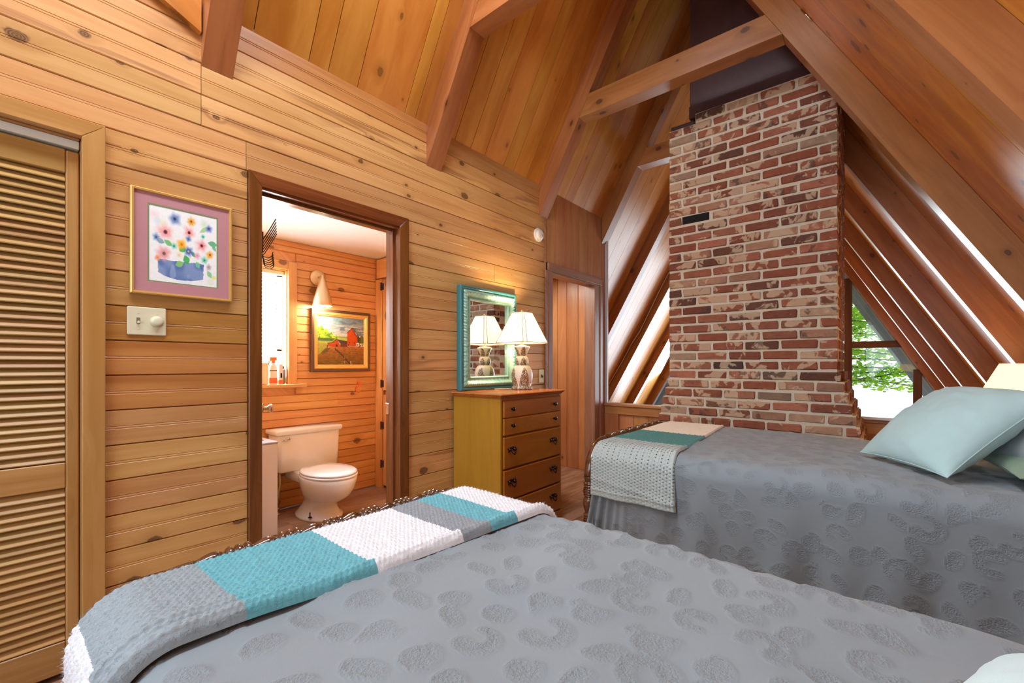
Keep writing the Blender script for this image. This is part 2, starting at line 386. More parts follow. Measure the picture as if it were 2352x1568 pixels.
mitred(d1, 0.758, 1.630, 1.972, 0.054, 0.066, 0.062, -0.004, 0.020, M['casing'])
board('jamb', (-0.055, 1.572, 0.955), (1.91, 0.13, 0.018), (0,0,1), (0,-1,0), M['casing'], d1, 0.002)
board('jamb', (-0.055, 0.803, 0.955), (1.91, 0.13, 0.018), (0,0,1), (0,1,0), M['casing'], d1, 0.002)
board('jamb', (-0.055, 1.1875, 1.909), (0.75, 0.13, 0.018), (0,1,0), (0,0,-1), M['casing'], d1, 0.002)
board('stop', (-0.05, 1.5565, 0.95), (1.90, 0.035, 0.013), (0,0,1), (0,-1,0), M['casing'], d1, 0.002)
board('stop', (-0.05, 1.1875, 1.8935), (0.72, 0.035, 0.013), (0,1,0), (0,0,-1), M['casing'], d1, 0.002)
part('strike_plate', *cham((-0.118,1.5595,0.80),(-0.088,1.5635,0.865), 0.001), M['chrome'], d1)
# bathroom door, swung into the bathroom
dd = Vector((-0.92, 0.39, 0)).normalized(); dn = Vector((0.39, 0.92, 0)).normalized(); hinge = Vector((-0.125, 0.835, 0))
d2 = thing('door_2', 'bathroom door standing open, its edge and knob just inside the doorway', 'door', hinge); d2['kind'] = 'structure'
board('leaf', hinge+dd*0.35-dn*0.018+Vector((0,0,0.955)), (1.88, 0.70, 0.035), (0,0,1), dn, M['white'], d2, 0.003)
kp = hinge+dd*0.635
kb = tube_vf([kp+Vector((0,0,0.83)), kp+dn*0.004+Vector((0,0,0.83)), kp+dn*0.008+Vector((0,0,0.83)), kp+dn*0.012+Vector((0,0,0.83)), kp+dn*0.03+Vector((0,0,0.83)),
              kp+dn*0.036+Vector((0,0,0.83)), kp+dn*0.05+Vector((0,0,0.83)), kp+dn*0.062+Vector((0,0,0.83)), kp+dn*0.066+Vector((0,0,0.83))], [0.031,0.031,0.028,0.012,0.011,0.02,0.0265,0.0235,0.012], 18)
part('knob', *kb, M['nickel'], d2, True)
# small doorway: casing and passage behind
d3 = thing('door_3', 'thin grey-brown casing of the small doorway right of the dresser', 'doorway', (0, 3.55, 0)); d3['kind'] = 'structure'
board('casing', (0.006, 3.128, 0.953), (1.906, 0.064, 0.022), (0,0,1), (1,0,0), M['greywood'], d3, 0.004)
board('casing', (0.006, 4.036, 0.953), (1.906, 0.05, 0.022), (0,0,1), (1,0,0), M['greywood'], d3, 0.004)
board('casing', (0.006, 3.578, 1.941), (0.968, 0.07, 0.022), (0,1,0), (1,0,0), M['greywood'], d3, 0.004)
board('jamb', (-0.05, 3.96, 0.953), (1.906, 0.12, 0.10), (0,0,1), (0,-1,0), M['greywood'], d3, 0.003)
board('jamb', (-0.05, 3.156, 0.953), (1.906, 0.12, 0.012), (0,0,1), (0,1,0), M['greywood'], d3, 0.002)
board('jamb', (-0.05, 3.535, 1.900), (0.75, 0.12, 0.012), (0,1,0), (0,0,-1), M['greywood'], d3, 0.002)
wp = struct(MB().box((-1.3,4.02,-0.005),(-0.02,4.06,2.05)).box((-1.3,2.36,2.05),(-0.10,4.06,2.09)).box((-1.34,2.36,0),(-1.3,4.06,2.09)).build('wall_passage', M['panel']), 'panelled wall of the passage seen through the small doorway', 'wall')
xs = [-0.11, -0.24, -0.38, -0.50, -0.66, -0.80, -0.98, -1.14, -1.29]
for a, b in zip(xs[1:], xs[:-1]):
    board('panel', ((a+b)/2, 4.011, 1.02), (2.04, b-a-0.0025, 0.018), (0,0,1), (0,-1,0), M['panel'], wp, 0.003)
t1 = struct(MB().cbox((-0.02,4.1455,0.70),(0.022,4.175,2.42), 0.003).build('trim_1', plain('backlit_trim', srgb(196,190,190), 0.3, nscale=30, namt=0.05)), 'upright corner strip beside the small doorway, back-light painted in as pale colour', 'trim')  # pale colour imitates back-lighting on the strip
t2 = struct(MB().cbox((-0.015,3.0565,1.9),(0.008,3.066,2.35), 0.002).cbox((0.0,3.0575,0.0),(0.014,3.094,1.906), 0.002).build('trim_2', M['greywood']), 'thin upright strip where pine boards meet the panelling', 'trim')
area('passage_fill_light', (-0.55, 3.2, 2.03), (0, 0, 0), 0.5, 0.5, 14, (1.0, 0.93, 0.84))  # added fill to brighten the passage, no fixture modelled
# ---- closet: casing, louvred folding door, track
tc = thing('trim_3', 'honey wood casing of the louvred closet door', 'trim', (0, 0.25, 0)); tc['kind'] = 'structure'
mitred(tc, -0.86, 0.283, 1.961, 0.061, 0.061, 0.060, -0.003, 0.027, M['casing_light'], 'RT')
board('jamb', (-0.055, 0.2275, 0.95), (1.90, 0.09, 0.010), (0,0,1), (0,-1,0), M['casing_light'], tc, 0.002)
board('jamb', (-0.055, -0.1, 1.9005), (0.64, 0.09, 0.008), (0,1,0), (0,0,-1), M['casing_light'], tc, 0.002)
part('track', *cham((-0.062,-0.42,1.868),(-0.022,0.220,1.896),0.002), plain('track_white', srgb(232,238,226), 0.4, 0.0, nscale=10, namt=0.03), tc)
cl = thing('door_4', 'louvred folding closet door of honey wood at the left', 'door', (-0.04, -0.1, 0)); cl['kind'] = 'structure'
for yc, wd in ((0.2035, 0.034), (-0.375, 0.06)): board('stile', (-0.042, yc, 0.935), (1.845, wd, 0.028), (0,0,1), (1,0,0), M['louver'], cl, 0.004)
for zc, hh in ((1.818, 0.083), (0.709, 0.09), (0.07, 0.11)): board('rail', (-0.042, -0.079, zc), (0.530, hh, 0.026), (0,1,0), (1,0,0), M['louver'], cl, 0.003)
for z0, z1 in ((0.128, 0.660), (0.758, 1.774)):
    n = int(round((z1-z0)/0.0275))
    for i in range(n):
        z = z0+(i+0.5)*(z1-z0)/n
        board('slat', (-0.042, -0.079, z), (0.530, 0.034, 0.0065), (0,1,0), (0.80, 0, 0.60), M['louver'], cl, 0.002)
struct(MB().box((-0.75,-0.45,0),(-0.70,0.3,2.0)).box((-0.70,0.24,0),(-0.10,0.26,2.0)).box((-0.70,-0.45,0),(-0.10,-0.43,2.0)).box((-0.70,-0.45,2.0),(-0.10,0.26,2.03)).build('wall_closet', M['white']), 'inside of the closet behind the louvred door', 'wall')
# ---- ceilings: boards between the rafters
def slope_board(name, side, y0, y1, zlo, mat, parent, th=0.02, zhi=None, gap=0.0018):
    """ceiling board on one roof slope, grain up the slope"""
    V = []
    for y in (y0+gap, y1-gap):
        s = sh(y)
        for off in (0.0, th/math.cos(ANG)):
            if side == 'L': xa, xb = (zlo-2.61)/SL, APX; V += [(xa+s, y, ZL(xa)+off), (xb+s, y, ZL(xb)+off)]
            else: xa, xb = (6.396-zlo)/SL, APX; V += [(xa+s, y, ZR(xa)+off), (xb+s, y, ZR(xb)+off)]
    # verts: y0:(lo,hi) surface, (lo,hi) back ; y1 same
    F = [(0,1,5,4),(2,6,7,3),(0,2,3,1),(4,5,7,6),(0,4,6,2),(1,3,7,5)]
    if side == 'R': F = [f[::-1] for f in F]
    b = 0.0025
    # ease the two long face edges
    V2 = list(V); n = (LN if side == 'L' else RN)
    return part_ax(name, V2, F, mat, parent, LS if side == 'L' else RS, n)
seamsL = [-2.3,-1.9,-1.5,-1.1,-0.7,-0.3,0.0,0.3,0.52,0.783,1.034,1.135,1.30,1.613,1.69,1.84,2.02,2.17,2.31,2.52,2.64,2.80,2.93,3.06,3.23,3.38,3.50,3.70,3.86,4.12]
def make_ceiling(side, seams, zlo, nm, lab, mat):
    root = thing(nm, lab, 'ceiling', (APX, (seams[0]+seams[-1])/2, 4.5)); root['kind'] = 'structure'
    for a, b in zip(seams[:-1], seams[1:]): slope_board('ceiling_board', side, a, b, zlo, mat, root)
    # recessed backing
    V = []
    for y in (seams[0], seams[-1]):
        for off in (0.045, 0.10):
            if side == 'L': xa, xb = (zlo-2.61)/SL, APX; V += [(xa+sh(y), y, ZL(xa)+off), (xb+sh(y), y, ZL(xb)+off)]
            else: xa, xb = (6.396-zlo)/SL, APX; V += [(xa+sh(y), y, ZR(xa)+off), (xb+sh(y), y, ZR(xb)+off)]
    F = [(0,1,5,4),(2,6,7,3),(0,2,3,1),(4,5,7,6),(0,4,6,2),(1,3,7,5)]
    part('backing', V, F if side == 'L' else [f[::-1] for f in F], M['casing'], root)
    return root
make_ceiling('L', seamsL, 2.585, 'ceiling_left', 'golden ceiling boards sloping up from the pine wall', M['ceil'])
M['ceil_r'] = wood('ceiling_right_wood', srgb(220,150,58), srgb(182,110,34), srgb(92,50,20), rough=0.32, gw=8, gx=2.4, kamt=0.16, kden=0.65, var=0.08)
make_ceiling('R', [-2.3,-1.6,-1.05,-0.56,-0.02,0.30,0.64,1.12,1.50,1.84,2.34,2.70,3.03,3.48,3.86,4.12], 0.0, 'ceiling_right', 'brown sloping ceiling boards over the far bed', M['ceil_r'])
far = [4.12]
for k in range(4, 8):
    for f_ in (0.20,0.40,0.60,0.80,1.0): far.append(YK[k]+RW/2+(YK[k+1]-YK[k])*f_)
far[-1] = 8.92
make_ceiling('L', far, -2.4, 'ceiling_far_left', 'shiny sloping boards between the far rafters left of the chimney', M['ceil'])
make_ceiling('R', far, -2.4, 'ceiling_far_right', 'brown sloping boards between the far rafters right of the chimney', M['ceil_r'])
M['soffit'] = plain('grey_soffit', srgb(112,104,96), 0.7, nscale=30, namt=0.12)
M['soffit_line'] = plain('soffit_line', srgb(206,190,150), 0.6, nscale=30, namt=0.1)
so = thing('trim_soffit', 'grey boards under the roof overhang outside the gable window', 'soffit', (1.0, 9.9, 4.0)); so['kind'] = 'structure'
for side in 'LR':
    ys = [8.96, 10.85, 11.85, 13.2]
    for a, b in zip(ys[:-1], ys[1:]):
        slope_board('soffit_board', side, a+0.02, b-0.02, -2.4, M['soffit'], so)
        slope_board('batten', side, b-0.019, b+0.019, -2.4, M['soffit_line'], so, th=0.012)
# ---- rafters and tie beams
UL = lambda x: 2.348+SL*x; UR = lambda x: 6.134-SL*x
def rafter(k):
    y0 = YK[k]; y1 = y0+RW; s = sh(y0); far_ = k > 4
    lx = 0.001 if not far_ else (-2.4-2.348)/SL
    P = [(lx, UL(lx)), (APX, UL(APX)), (APX, ZL(APX)-0.003), (lx, ZL(lx)-0.003)]
    V = [(x_+s, y0, z_) for x_, z_ in P]+[(x_+s, y1, z_) for x_, z_ in P]
    F = [(0,1,2,3),(7,6,5,4),(0,4,5,1),(1,5,6,2),(2,6,7,3),(3,7,4,0)]
    n = ['first','second','third','fourth','fifth','sixth','seventh','eighth','ninth'][k]
    where = {0:'behind the camera', 1:'above the flower picture', 2:'above the bathroom door', 3:'ending beside the smoke alarm', 4:'at the corner strip of the half wall', 5:'just beyond the half wall', 6:'second beyond the half wall', 7:'third beyond the half wall', 8:'at the gable window'}[k]
    a = part_ax('rafter', V, F, M['rafter'], None, LS, LN); struct(a, 'left sloping brown rafter '+where, 'rafter'); a['group'] = 'roof rafters'
    zb = 0.0 if not far_ else -2.4
    xa = (6.134-zb)/SL; xb = (6.396-zb)/SL-0.002
    P = [(xa, zb), (xb, zb), (APX+0.0005, ZR(APX)-0.003), (APX+0.0005, UR(APX))]
    V = [(x_+s, y0, z_) for x_, z_ in P]+[(x_+s, y1, z_) for x_, z_ in P]
    b = part_ax('rafter', V, F, M['rafter'], None, RS, RN)
    wr = {0:'behind the camera', 1:'over the near pillow', 2:'crossing the top right corner', 3:'passing just right of the chimney top', 4:'first beyond the chimney', 5:'second beyond the chimney', 6:'third beyond the chimney', 7:'fourth beyond the chimney', 8:'along the gable window'}[k]
    struct(b, 'right sloping brown rafter '+wr, 'rafter'); b['group'] = 'roof rafters'
    if k <= 4:
        e_ = 0.0015; zb, zt = 3.030, 3.186
        P = [((zb-2.348)/SL+e_, zb), ((6.134-zb)/SL-e_, zb), ((6.134-zt)/SL-e_, zt), ((zt-2.348)/SL+e_, zt)]
        V = [(x_, y0+0.0005, z_) for x_, z_ in P]+[(x_, y1-0.0005, z_) for x_, z_ in P]
        c = part_ax('tie_beam', V, F, M['rafter'], None, (1,0,0), (0,0,-1))
        struct(c, 'horizontal collar tie '+{0:'behind the camera', 1:'of the nearest rafters, above the picture frame', 2:'of the second rafter pair, cut by the top of the photo', 3:'passing in front of the chimney', 4:'running in behind the chimney'}[k], 'beam'); c['group'] = 'collar ties'
for k in range(9): rafter(k)
struct(part('trim_4', [(0.001,0.575,2.47),(0.001,0.575,2.605),(0.001,0.28,2.605),(0.03,0.575,2.47),(0.03,0.575,2.605),(0.03,0.28,2.605)], [(0,1,2),(5,4,3),(0,3,4,1),(1,4,5,2),(2,5,3,0)], M['ceil']), 'dark gold wedge of board left of the nearest rafter', 'trim')
# ---- half wall under the openings, both sides of the chimney
hw = thing('wall_half', 'low brown panelled half wall left and right of the chimney', 'wall', (0.5, 4.2, 0)); hw['kind'] = 'structure'
for xa, xb in ((0.0, 0.93), (2.0, 3.16)):
    L = xb-xa; xc = (xa+xb)/2
    part('core', *box_vf((xa+0.002,4.165,0),(xb-0.002,4.23,0.672)), M['panel'], hw)
    board('cap', (xc, 4.18, 0.687), (L-0.004, 0.13, 0.026), (1,0,0), (0,0,1), M['panel'], hw, 0.004)
    board('rail', (xc, 4.146, 0.632), (L-0.006, 0.080, 0.034), (1,0,0), (0,-1,0), M['panel'], hw, 0.003)
    board('rail', (xc, 4.146, 0.07), (L-0.006, 0.12, 0.034), (1,0,0), (0,-1,0), M['panel'], hw, 0.003)
    for x_ in ((0.08, 0.80) if xa == 0 else (2.12, 2.62, 3.06)): board('stile', (x_, 4.146, 0.36), (0.462, 0.154, 0.034), (0,0,1), (0,-1,0), M['panel'], hw, 0.003)
    n = 6
    for i in range(n): board('panel', (xa+L*(i+0.5)/n, 4.157, 0.36), (0.46, L/n-0.003, 0.012), (0,0,1), (0,-1,0), M['panel'], hw, 0.002)
part('lit_cap_strip', *cham((2.0,4.085,0.7005),(3.12,4.245,0.722),0.002), plain('lit_cap_white', srgb(232,236,240), 0.25, nscale=10, namt=0.02), hw)  # white strip imitates bright daylight on top of the half wall
# ---- far gable window wall
gy = 8.985; gs = sh(8.9)
wg = thing('window_1', 'tall gable window with dark bars and a maple beyond', 'window', (1.0, gy, 0)); wg['kind'] = 'structure'
M['bar'] = wood('window_bar', srgb(110,74,44), srgb(78,48,28), None, rough=0.5, gw=20, var=0.05)
for x_, w_ in ((1.835, 0.10), (2.665, 0.098), (0.55, 0.09), (-0.35, 0.09)):
    zt = min(ZL(x_-gs), ZR(x_-gs))-0.28
    board('post', (x_, gy, (zt-2.45)/2), (zt+2.45, w_, 0.09), (0,0,1), (0,-1,0), M['bar'], wg, 0.004)
board('bar', (2.20, gy-0.003, 1.415), (0.745, 0.105, 0.07), (1,0,0), (0,-1,0), M['bar'], wg, 0.004)
board('bar', (1.16, gy-0.003, 1.415), (1.12, 0.105, 0.07), (1,0,0), (0,-1,0), M['bar'], wg, 0.004)
board('bar', (0.10, gy-0.003, 1.415), (0.80, 0.105, 0.07), (1,0,0), (0,-1,0), M['bar'], wg, 0.004)
board('sill', (0.9, gy, -0.3), (6.0, 0.12, 0.08), (1,0,0), (0,-1,0), M['bar'], wg, 0.004)
xl, xr = (-2.45-2.61)/SL+gs, (6.396+2.45)/SL+gs
part('pane', [(xl,gy+0.03,-2.45),(xr,gy+0.03,-2.45),(APX+gs,gy+0.03,4.5),(xl,gy+0.036,-2.45),(xr,gy+0.036,-2.45),(APX+gs,gy+0.036,4.5)], [(0,1,2),(5,4,3),(0,3,4,1),(1,4,5,2),(2,5,3,0)], M['glass'], wg)
# gold strip along the sloped edge of the pane
part_ax('edge_strip', [((6.134-z_)/SL+gs+dx, y_, z_) for z_ in (-1.0, 4.1) for y_ in (gy-0.005, gy+0.02) for dx in (-0.015, 0.01)], [(0,1,3,2),(4,6,7,5),(0,4,5,1),(2,3,7,6),(0,2,6,4),(1,5,7,3)], M['soffit_line'], wg, RS, RN)
# ---- unseen gable behind the camera: low wall, posts, glass added to admit sky light
wb_ = thing('window_2', 'unseen gable behind the camera, glazing added to let light in', 'window', (1.1, -2.25, 0)); wb_['kind'] = 'structure'
part('panel', *box_vf((-0.1,-2.30,0),(3.7,-2.24,0.55)), M['pine'], wb_)
part('panel', *box_vf((-0.1,-2.30,2.65),(2.2,-2.24,4.5)), M['pine'], wb_)
for x_ in (0.0, 0.9, 1.75, 2.6): board('post', (x_, -2.25, 1.6), (2.1, 0.1, 0.09), (0,0,1), (0,1,0), M['bar'], wb_, 0.004)
part('pane', *box_vf((0.05,-2.262,0.55),(3.2,-2.256,2.65)), M['glass'], wb_)
# ---- lower side walls beyond the half wall
struct(MB().box((-2.95,4.2,-2.5),(-2.85,8.95,-2.35)).box((4.6,4.2,-2.5),(4.9,8.95,-2.35)).build('baseboard_far', M['bar']), 'base of the far roof slopes', 'baseboard')
struct(MB().box((-1.45,4.2,-2.5),(3.6,4.24,-0.13)).build('wall_below', M['panel']), 'wall below the loft floor', 'wall')
# ---- bathroom
bw = MB()
bx = -1.301
for lo, hi in (((bx-0.08,0.55,0),(bx-0.018,0.95,2.06)), ((bx-0.08,0.95,0),(bx-0.018,1.489,0.95)), ((bx-0.08,0.95,1.825),(bx-0.018,1.489,2.06)), ((bx-0.08,1.489,0),(bx-0.018,2.36,2.06))): bw.box(lo, hi)
bb = struct(bw.build('wall_bathroom_back', M['pine_bath']), 'orange pine board wall behind the toilet', 'wall')
for k in range(17):
    z0 = 0.012+0.122*k; z1 = min(z0+0.122, 2.05); zc = (z0+z1)/2
    if z1-z0 < 0.02: continue
    segs = [(0.58, 2.292)] if (z1 <= 0.91 or z0 > 1.87) else [(0.58, 0.88), (1.556, 2.292)]
    if k % 4 == 2 and len(segs) == 1: segs = [(0.58, 1.9), (1.9, 2.292)]
    for a, b in segs:
        bead_board('plank', (bx, (a+b)/2, zc), b-a-0.0008, z1-z0, (0,1,0), (1,0,0), M['pine_bath'], bb, bead=False)
br = struct(MB().box((-1.38,2.311,0),(-0.10,2.36,2.06)).build('wall_bathroom_right', M['pine_bath']), 'orange pine end wall of the bathroom', 'wall')
for k in range(17):
    z0 = 0.012+0.122*k; z1 = min(z0+0.122, 2.05)
    if z1-z0 > 0.02: bead_board('plank', (-0.70, 2.293, (z0+z1)/2), 1.196, z1-z0, (-1,0,0), (0,-1,0), M['pine_bath'], br, bead=False)
bl = struct(MB().box((-1.38,0.50,0),(-0.10,0.56,2.06)).build('wall_bathroom_left', M['pine_bath']), 'bathroom wall behind the open door', 'wall')
bc = struct(MB().box((-1.40,0.50,2.05),(-0.10,2.36,2.10)).build('ceiling_bathroom', M['drywall']), 'white bathroom ceiling', 'ceiling')
bbk = struct(MB().box((-0.125,0.56,1.925),(-0.1005,2.30,2.049)).box((-0.125,0.56,0),(-0.1005,0.790,1.925)).box((-0.125,1.585,0),(-0.1005,2.30,1.925)).build('wall_bathroom_front', M['pine_bath']), 'bathroom side of the doorway wall', 'wall')
# narrow cupboard door with hinges on the bathroom end wall
cb = thing('door_5', 'narrow pine cupboard door with black hinges in the bathroom corner', 'door', (-1.1, 2.28, 0)); cb['kind'] = 'structure'
board('corner_post', (-1.2515, 2.270, 0.93), (1.86, 0.097, 0.026), (0,0,1), (0,-1,0), M['pine_bath'], cb, 0.003)
board('head', (-0.75, 2.272, 1.955), (1.08, 0.17, 0.024), (1,0,0), (0,-1,0), M['pine_bath'], cb, 0.003)
board('leaf', (-0.95, 2.274, 1.36), (0.98, 0.49, 0.02), (0,0,1), (0,-1,0), M['pine_bath'], cb, 0.003)
board('leaf', (-0.95, 2.274, 0.43), (0.80, 0.49, 0.02), (0,0,1), (0,-1,0), M['pine_bath'], cb, 0.003)
for z_ in (1.79, 0.93, 0.56, 0.22):
    mb = MB().put(*tube_vf([(-1.2,2.250,z_-0.035),(-1.2,2.250,z_+0.035)],0.006,8)).cbox((-1.216,2.2545,z_-0.03),(-1.204,2.2572,z_+0.03),0.001).cbox((-1.196,2.260,z_-0.03),(-1.18,2.2642,z_+0.03),0.001)
    mb.build('hinge', M['black'], cb)
# bathroom window
w3 = thing('window_3', 'bright bathroom window with pine casing above the sill', 'window', (bx, 1.2, 0.95)); w3['kind'] = 'structure'
board('casing', (bx+0.012, 1.5215, 1.42), (0.94, 0.066, 0.022), (0,0,1), (1,0,0), M['pine_bath'], w3, 0.004)
board('casing', (bx+0.012, 0.9175, 1.42), (0.94, 0.066, 0.022), (0,0,1), (1,0,0), M['pine_bath'], w3, 0.004)
board('casing', (bx+0.012, 1.2195, 1.857), (0.538, 0.066, 0.022), (0,1,0), (1,0,0), M['pine_bath'], w3, 0.004)
board('jamb', (bx-0.045, 1.485, 1.39), (0.86, 0.09, 0.008), (0,0,1), (0,-1,0), M['pine_bath'], w3, 0.001)
board('jamb', (bx-0.045, 1.2195, 1.821), (0.53, 0.09, 0.008), (0,1,0), (0,0,-1), M['pine_bath'], w3, 0.001)
board('sill', (bx-0.015, 1.24, 0.938), (0.745, 0.17, 0.026), (0,1,0), (0,0,1), M['pine_bath'], w3, 0.004)
fr = MB()
for lo, hi in (((bx-0.10,0.952,0.955),(bx-0.08,0.99,1.815)), ((bx-0.10,1.445,0.955),(bx-0.08,1.484,1.815)), ((bx-0.10,0.952,0.955),(bx-0.08,1.484,1.0)), ((bx-0.10,0.952,1.775),(bx-0.08,1.484,1.815)), ((bx-0.10,0.952,1.19),(bx-0.08,1.484,1.225))): fr.box(lo, hi)
fr.build('sash', M['white'], w3)
part('pane', *box_vf((bx-0.092,0.985,0.99),(bx-0.088,1.45,1.79)), M['glass'], w3)
vb = thing('window_blind', 'white slatted blind glowing in the bathroom window', 'blind', (bx-0.05, 1.22, 1.82))
part('head_rail', *cham((bx-0.075,0.958,1.785),(bx-0.03,1.478,1.815),0.003), M['smokewhite'], vb)
tsl = NT('blind_slat'); a_ = tsl.new('ShaderNodeBsdfDiffuse'); a_.inputs[0].default_value = (0.9,0.9,0.88,1); b_ = tsl.new('ShaderNodeBsdfTranslucent'); b_.inputs[0].default_value = (0.9,0.9,0.88,1)
mx_ = tsl.new('ShaderNodeMixShader'); mx_.inputs[0].default_value = 0.45; tsl.l.new(a_.outputs[0], mx_.inputs[1]); tsl.l.new(b_.outputs[0], mx_.inputs[2]); tsl.l.new(mx_.outputs[0], tsl.out.inputs[0]); M['slat'] = tsl.m
for i in range(22): board('slat', (bx-0.052, 1.218, 1.765-0.0285*i), (0.515, 0.026, 0.002), (0,1,0), (0.55,0,0.83), M['slat'], vb, 0.0005)
part('bottom_rail', *cham((bx-0.066,0.96,1.128),(bx-0.038,1.476,1.144),0.003), M['smokewhite'], vb)
# ================================================================== CHIMNEY
def brick_mat():
    t = NT('old_brick'); ov, q = t.obj(); r = t.rand()
    v = t.xyz(t.math('ADD', q[0], t.math('MULTIPLY', r, 40.0)), t.math('MULTIPLY_ADD', r, 23.0, q[1]), q[2])
    rp = t.new('ShaderNodeValToRGB'); t.l.new(r, rp.inputs[0]); e = rp.color_ramp.elements
    cs = [(0.0,srgb(164,104,80)),(0.12,srgb(146,86,64)),(0.26,srgb(178,116,92)),(0.38,srgb(124,74,58)),(0.5,srgb(154,92,68)),(0.6,srgb(178,138,112)),(0.7,srgb(104,68,54)),(0.78,srgb(166,108,84)),(0.86,srgb(188,160,132)),(0.93,srgb(86,66,58)),(1.0,srgb(156,96,74))]
    e[0].position = 0; e[0].color = (*cs[0][1],1); e[1].position = 1; e[1].color = (*cs[-1][1],1)
    for p, c in cs[1:-1]: x_ = e.new(p); x_.color = (*c,1)
    n1 = t.noise(v, 22.0, 4.0, 0.62); n2 = t.noise(v, 9.0, 3.0, 0.6, 0.6); n3 = t.noise(v, 55.0, 3.0, 0.6)
    col = t.mix(t.step(n1, 0.3, 0.7), t.mix(0.25, rp.outputs[0], (0.02,0.012,0.01)), rp.outputs[0])
    r2 = t.math('FRACT', t.math('MULTIPLY', r, 7.7)); r3 = t.math('FRACT', t.math('MULTIPLY', r, 13.1))
    th = t.math('MULTIPLY_ADD', r2, 0.22, 0.43)
    m = t.step(n2, th, t.math('ADD', th, 0.05))
    col = t.mix(t.math('MULTIPLY', m, 0.68), col, t.mix(n3, srgb(198,176,150), srgb(214,190,156)))
    th2 = t.math('MULTIPLY_ADD', r3, 0.3, 0.52)
    n4 = t.noise(v, 13.0, 3.0, 0.6, 0.3)
    col = t.mix(t.math('MULTIPLY', t.step(n4, th2, t.math('ADD', th2, 0.07)), 0.7), col, srgb(84,66,58))
    t.bsdf(col, 0.85, 0.0, t.bump(n3, 0.003, 0.7), 0.2); return t.m
M['brick'] = brick_mat()
M['mortar'] = plain('mortar', srgb(210,200,180), 0.9, nscale=60, namt=0.14, spec=0.1, bumpd=0.003)
ch = thing('chimney', 'old red brick chimney with pale mortar rising between the openings', 'chimney', (1.465, 3.75, 0)); ch['kind'] = 'structure'
CP = 0.0685; CT = 2.908; YC = 3.40
def ch_x(z):   # left and right edge, with the stepped foot
    st = max(0, min(7, math.ceil((0.985-z)/CP)))
    return 0.931-0.0165*st, 1.998+0.0185*max(0, min(7, math.ceil((1.06-z)/CP)))
core = MB()
core.box((0.941,YC+0.007,0.99),(1.988,4.12,CT-0.004)).box((1.135,YC+0.007,CT-0.004),(1.90,4.12,CT+CP))
nrow = 43
for k in range(28, nrow): 
    z1 = CT-CP*k; z0 = max(z1-CP, 0); a, b = ch_x((z0+z1)/2)
    core.box((a+0.010,YC+0.007,z0),(b-0.010,4.12,z1))
core.build('mortar_core', M['mortar'], ch)
def brick_mesh(l, h, d, seed):
    bm = bmesh.new(); rg = random.Random(seed)
    v, f = cham((-l/2,-d/2,-h/2),(l/2,d/2,h/2),0.006)
    vs = [bm.verts.new(p) for p in v]
    for q in f: bm.faces.new([vs[i] for i in q])
    for x_ in vs: x_.co += Vector((rg.uniform(-.0025,.0025), rg.uniform(-.003,.003), rg.uniform(-.0022,.0022)))
    me = bpy.data.meshes.new('brick'); bm.to_mesh(me); bm.free(); me.materials.append(M['brick']); return me
side = MB()
bl_ = 0.2140; jt = 0.0145; rb = random.Random(3)
for k in range(-1, nrow):
    z1 = CT-CP*k; z0 = z1-CP; zc = (z0+z1)/2
    if z0 < -0.03: break
    xa, xb = ch_x(zc)
    if k == -1: xa, xb = 1.13, 1.90
    half = (k % 2 == 0)
    x0 = xa; first = True; row = []
    while x0 < xb-0.01:
        L = bl_/2 if (half and first) else bl_
        if xb-(x0+L) < 0.05: L = xb-x0
        row.append((x0, min(x0+L, xb))); x0 += L; first = False
    for j, (a, b) in enumerate(row):
        if k == 10 and j == 1: continue      # the missing brick
        l = b-a-jt
        if l < 0.03: continue
        nv = 5; key = ('brick', round(l, 2), rb.randrange(nv))
        if key not in _cache: _cache[key] = brick_mesh(l, CP-jt, 0.10, hash(key) % 9999)
        add('brick', _cache[key], ch, Matrix.Translation(((a+b)/2+rb.uniform(-.002,.002), YC+0.05+rb.uniform(-.0035,.0035), zc+rb.uniform(-.0018,.0018))) @ Matrix.Rotation(rb.uniform(-.008,.008), 4, 'Z') @ Matrix.Rotation(rb.uniform(-.006,.006), 4, 'Y'))
    for sd, xe in ((-1, xa), (1, xb)):
        y = YC+0.106+(0.0 if half else 0.1)
        while y < 4.10:
            y1 = min(y+0.2, 4.11)
            if y1-y > 0.04:
                o_ = rb.uniform(-.003,.003)
                lo, hi = (xe-0.05*(sd > 0)+o_-0.0, y, z0+jt/2), (xe+0.05*(sd < 0)+o_, y1-jt, z1-jt/2)
                side.put(*cham(lo, hi, 0.005))
            y = y1
so_ = side.build('side_brick', M['brick'], ch); so_['kind'] = 'stuff'
part('hole_shade_plate', *box_vf((1.038,YC+0.004,2.165),(1.232,YC+0.0085,2.222)), plain('hole_shade', (0.006,0.005,0.004), 0.9), ch)  # black plate stands in for shade inside the missing brick's hole
M['fluebox'] = plain('dark_flue_sheet', srgb(84,62,62), 0.36, 0.2, nscale=6, namt=0.4)
fb = thing('flue_box', 'black sheet-metal flue box on top of the brick chimney', 'flue box', (1.48, 3.8, CT)); fb['kind'] = 'structure'
part('casing', *cham((1.071,YC+0.075,CT+CP+0.001),(1.80,4.05,4.28),0.006), M['fluebox'], fb)
part('base_band', *cham((1.071,YC+0.055,CT+CP+0.0015),(1.86,YC+0.0745,CT+CP+0.10),0.004), M['fluebox'], fb)
part('dark_ledge', *cham((0.945,YC+0.02,CT+0.001),(1.122,4.05,CT+0.035),0.006), M['fluebox'], fb)  # dark ledge on the lower brick step

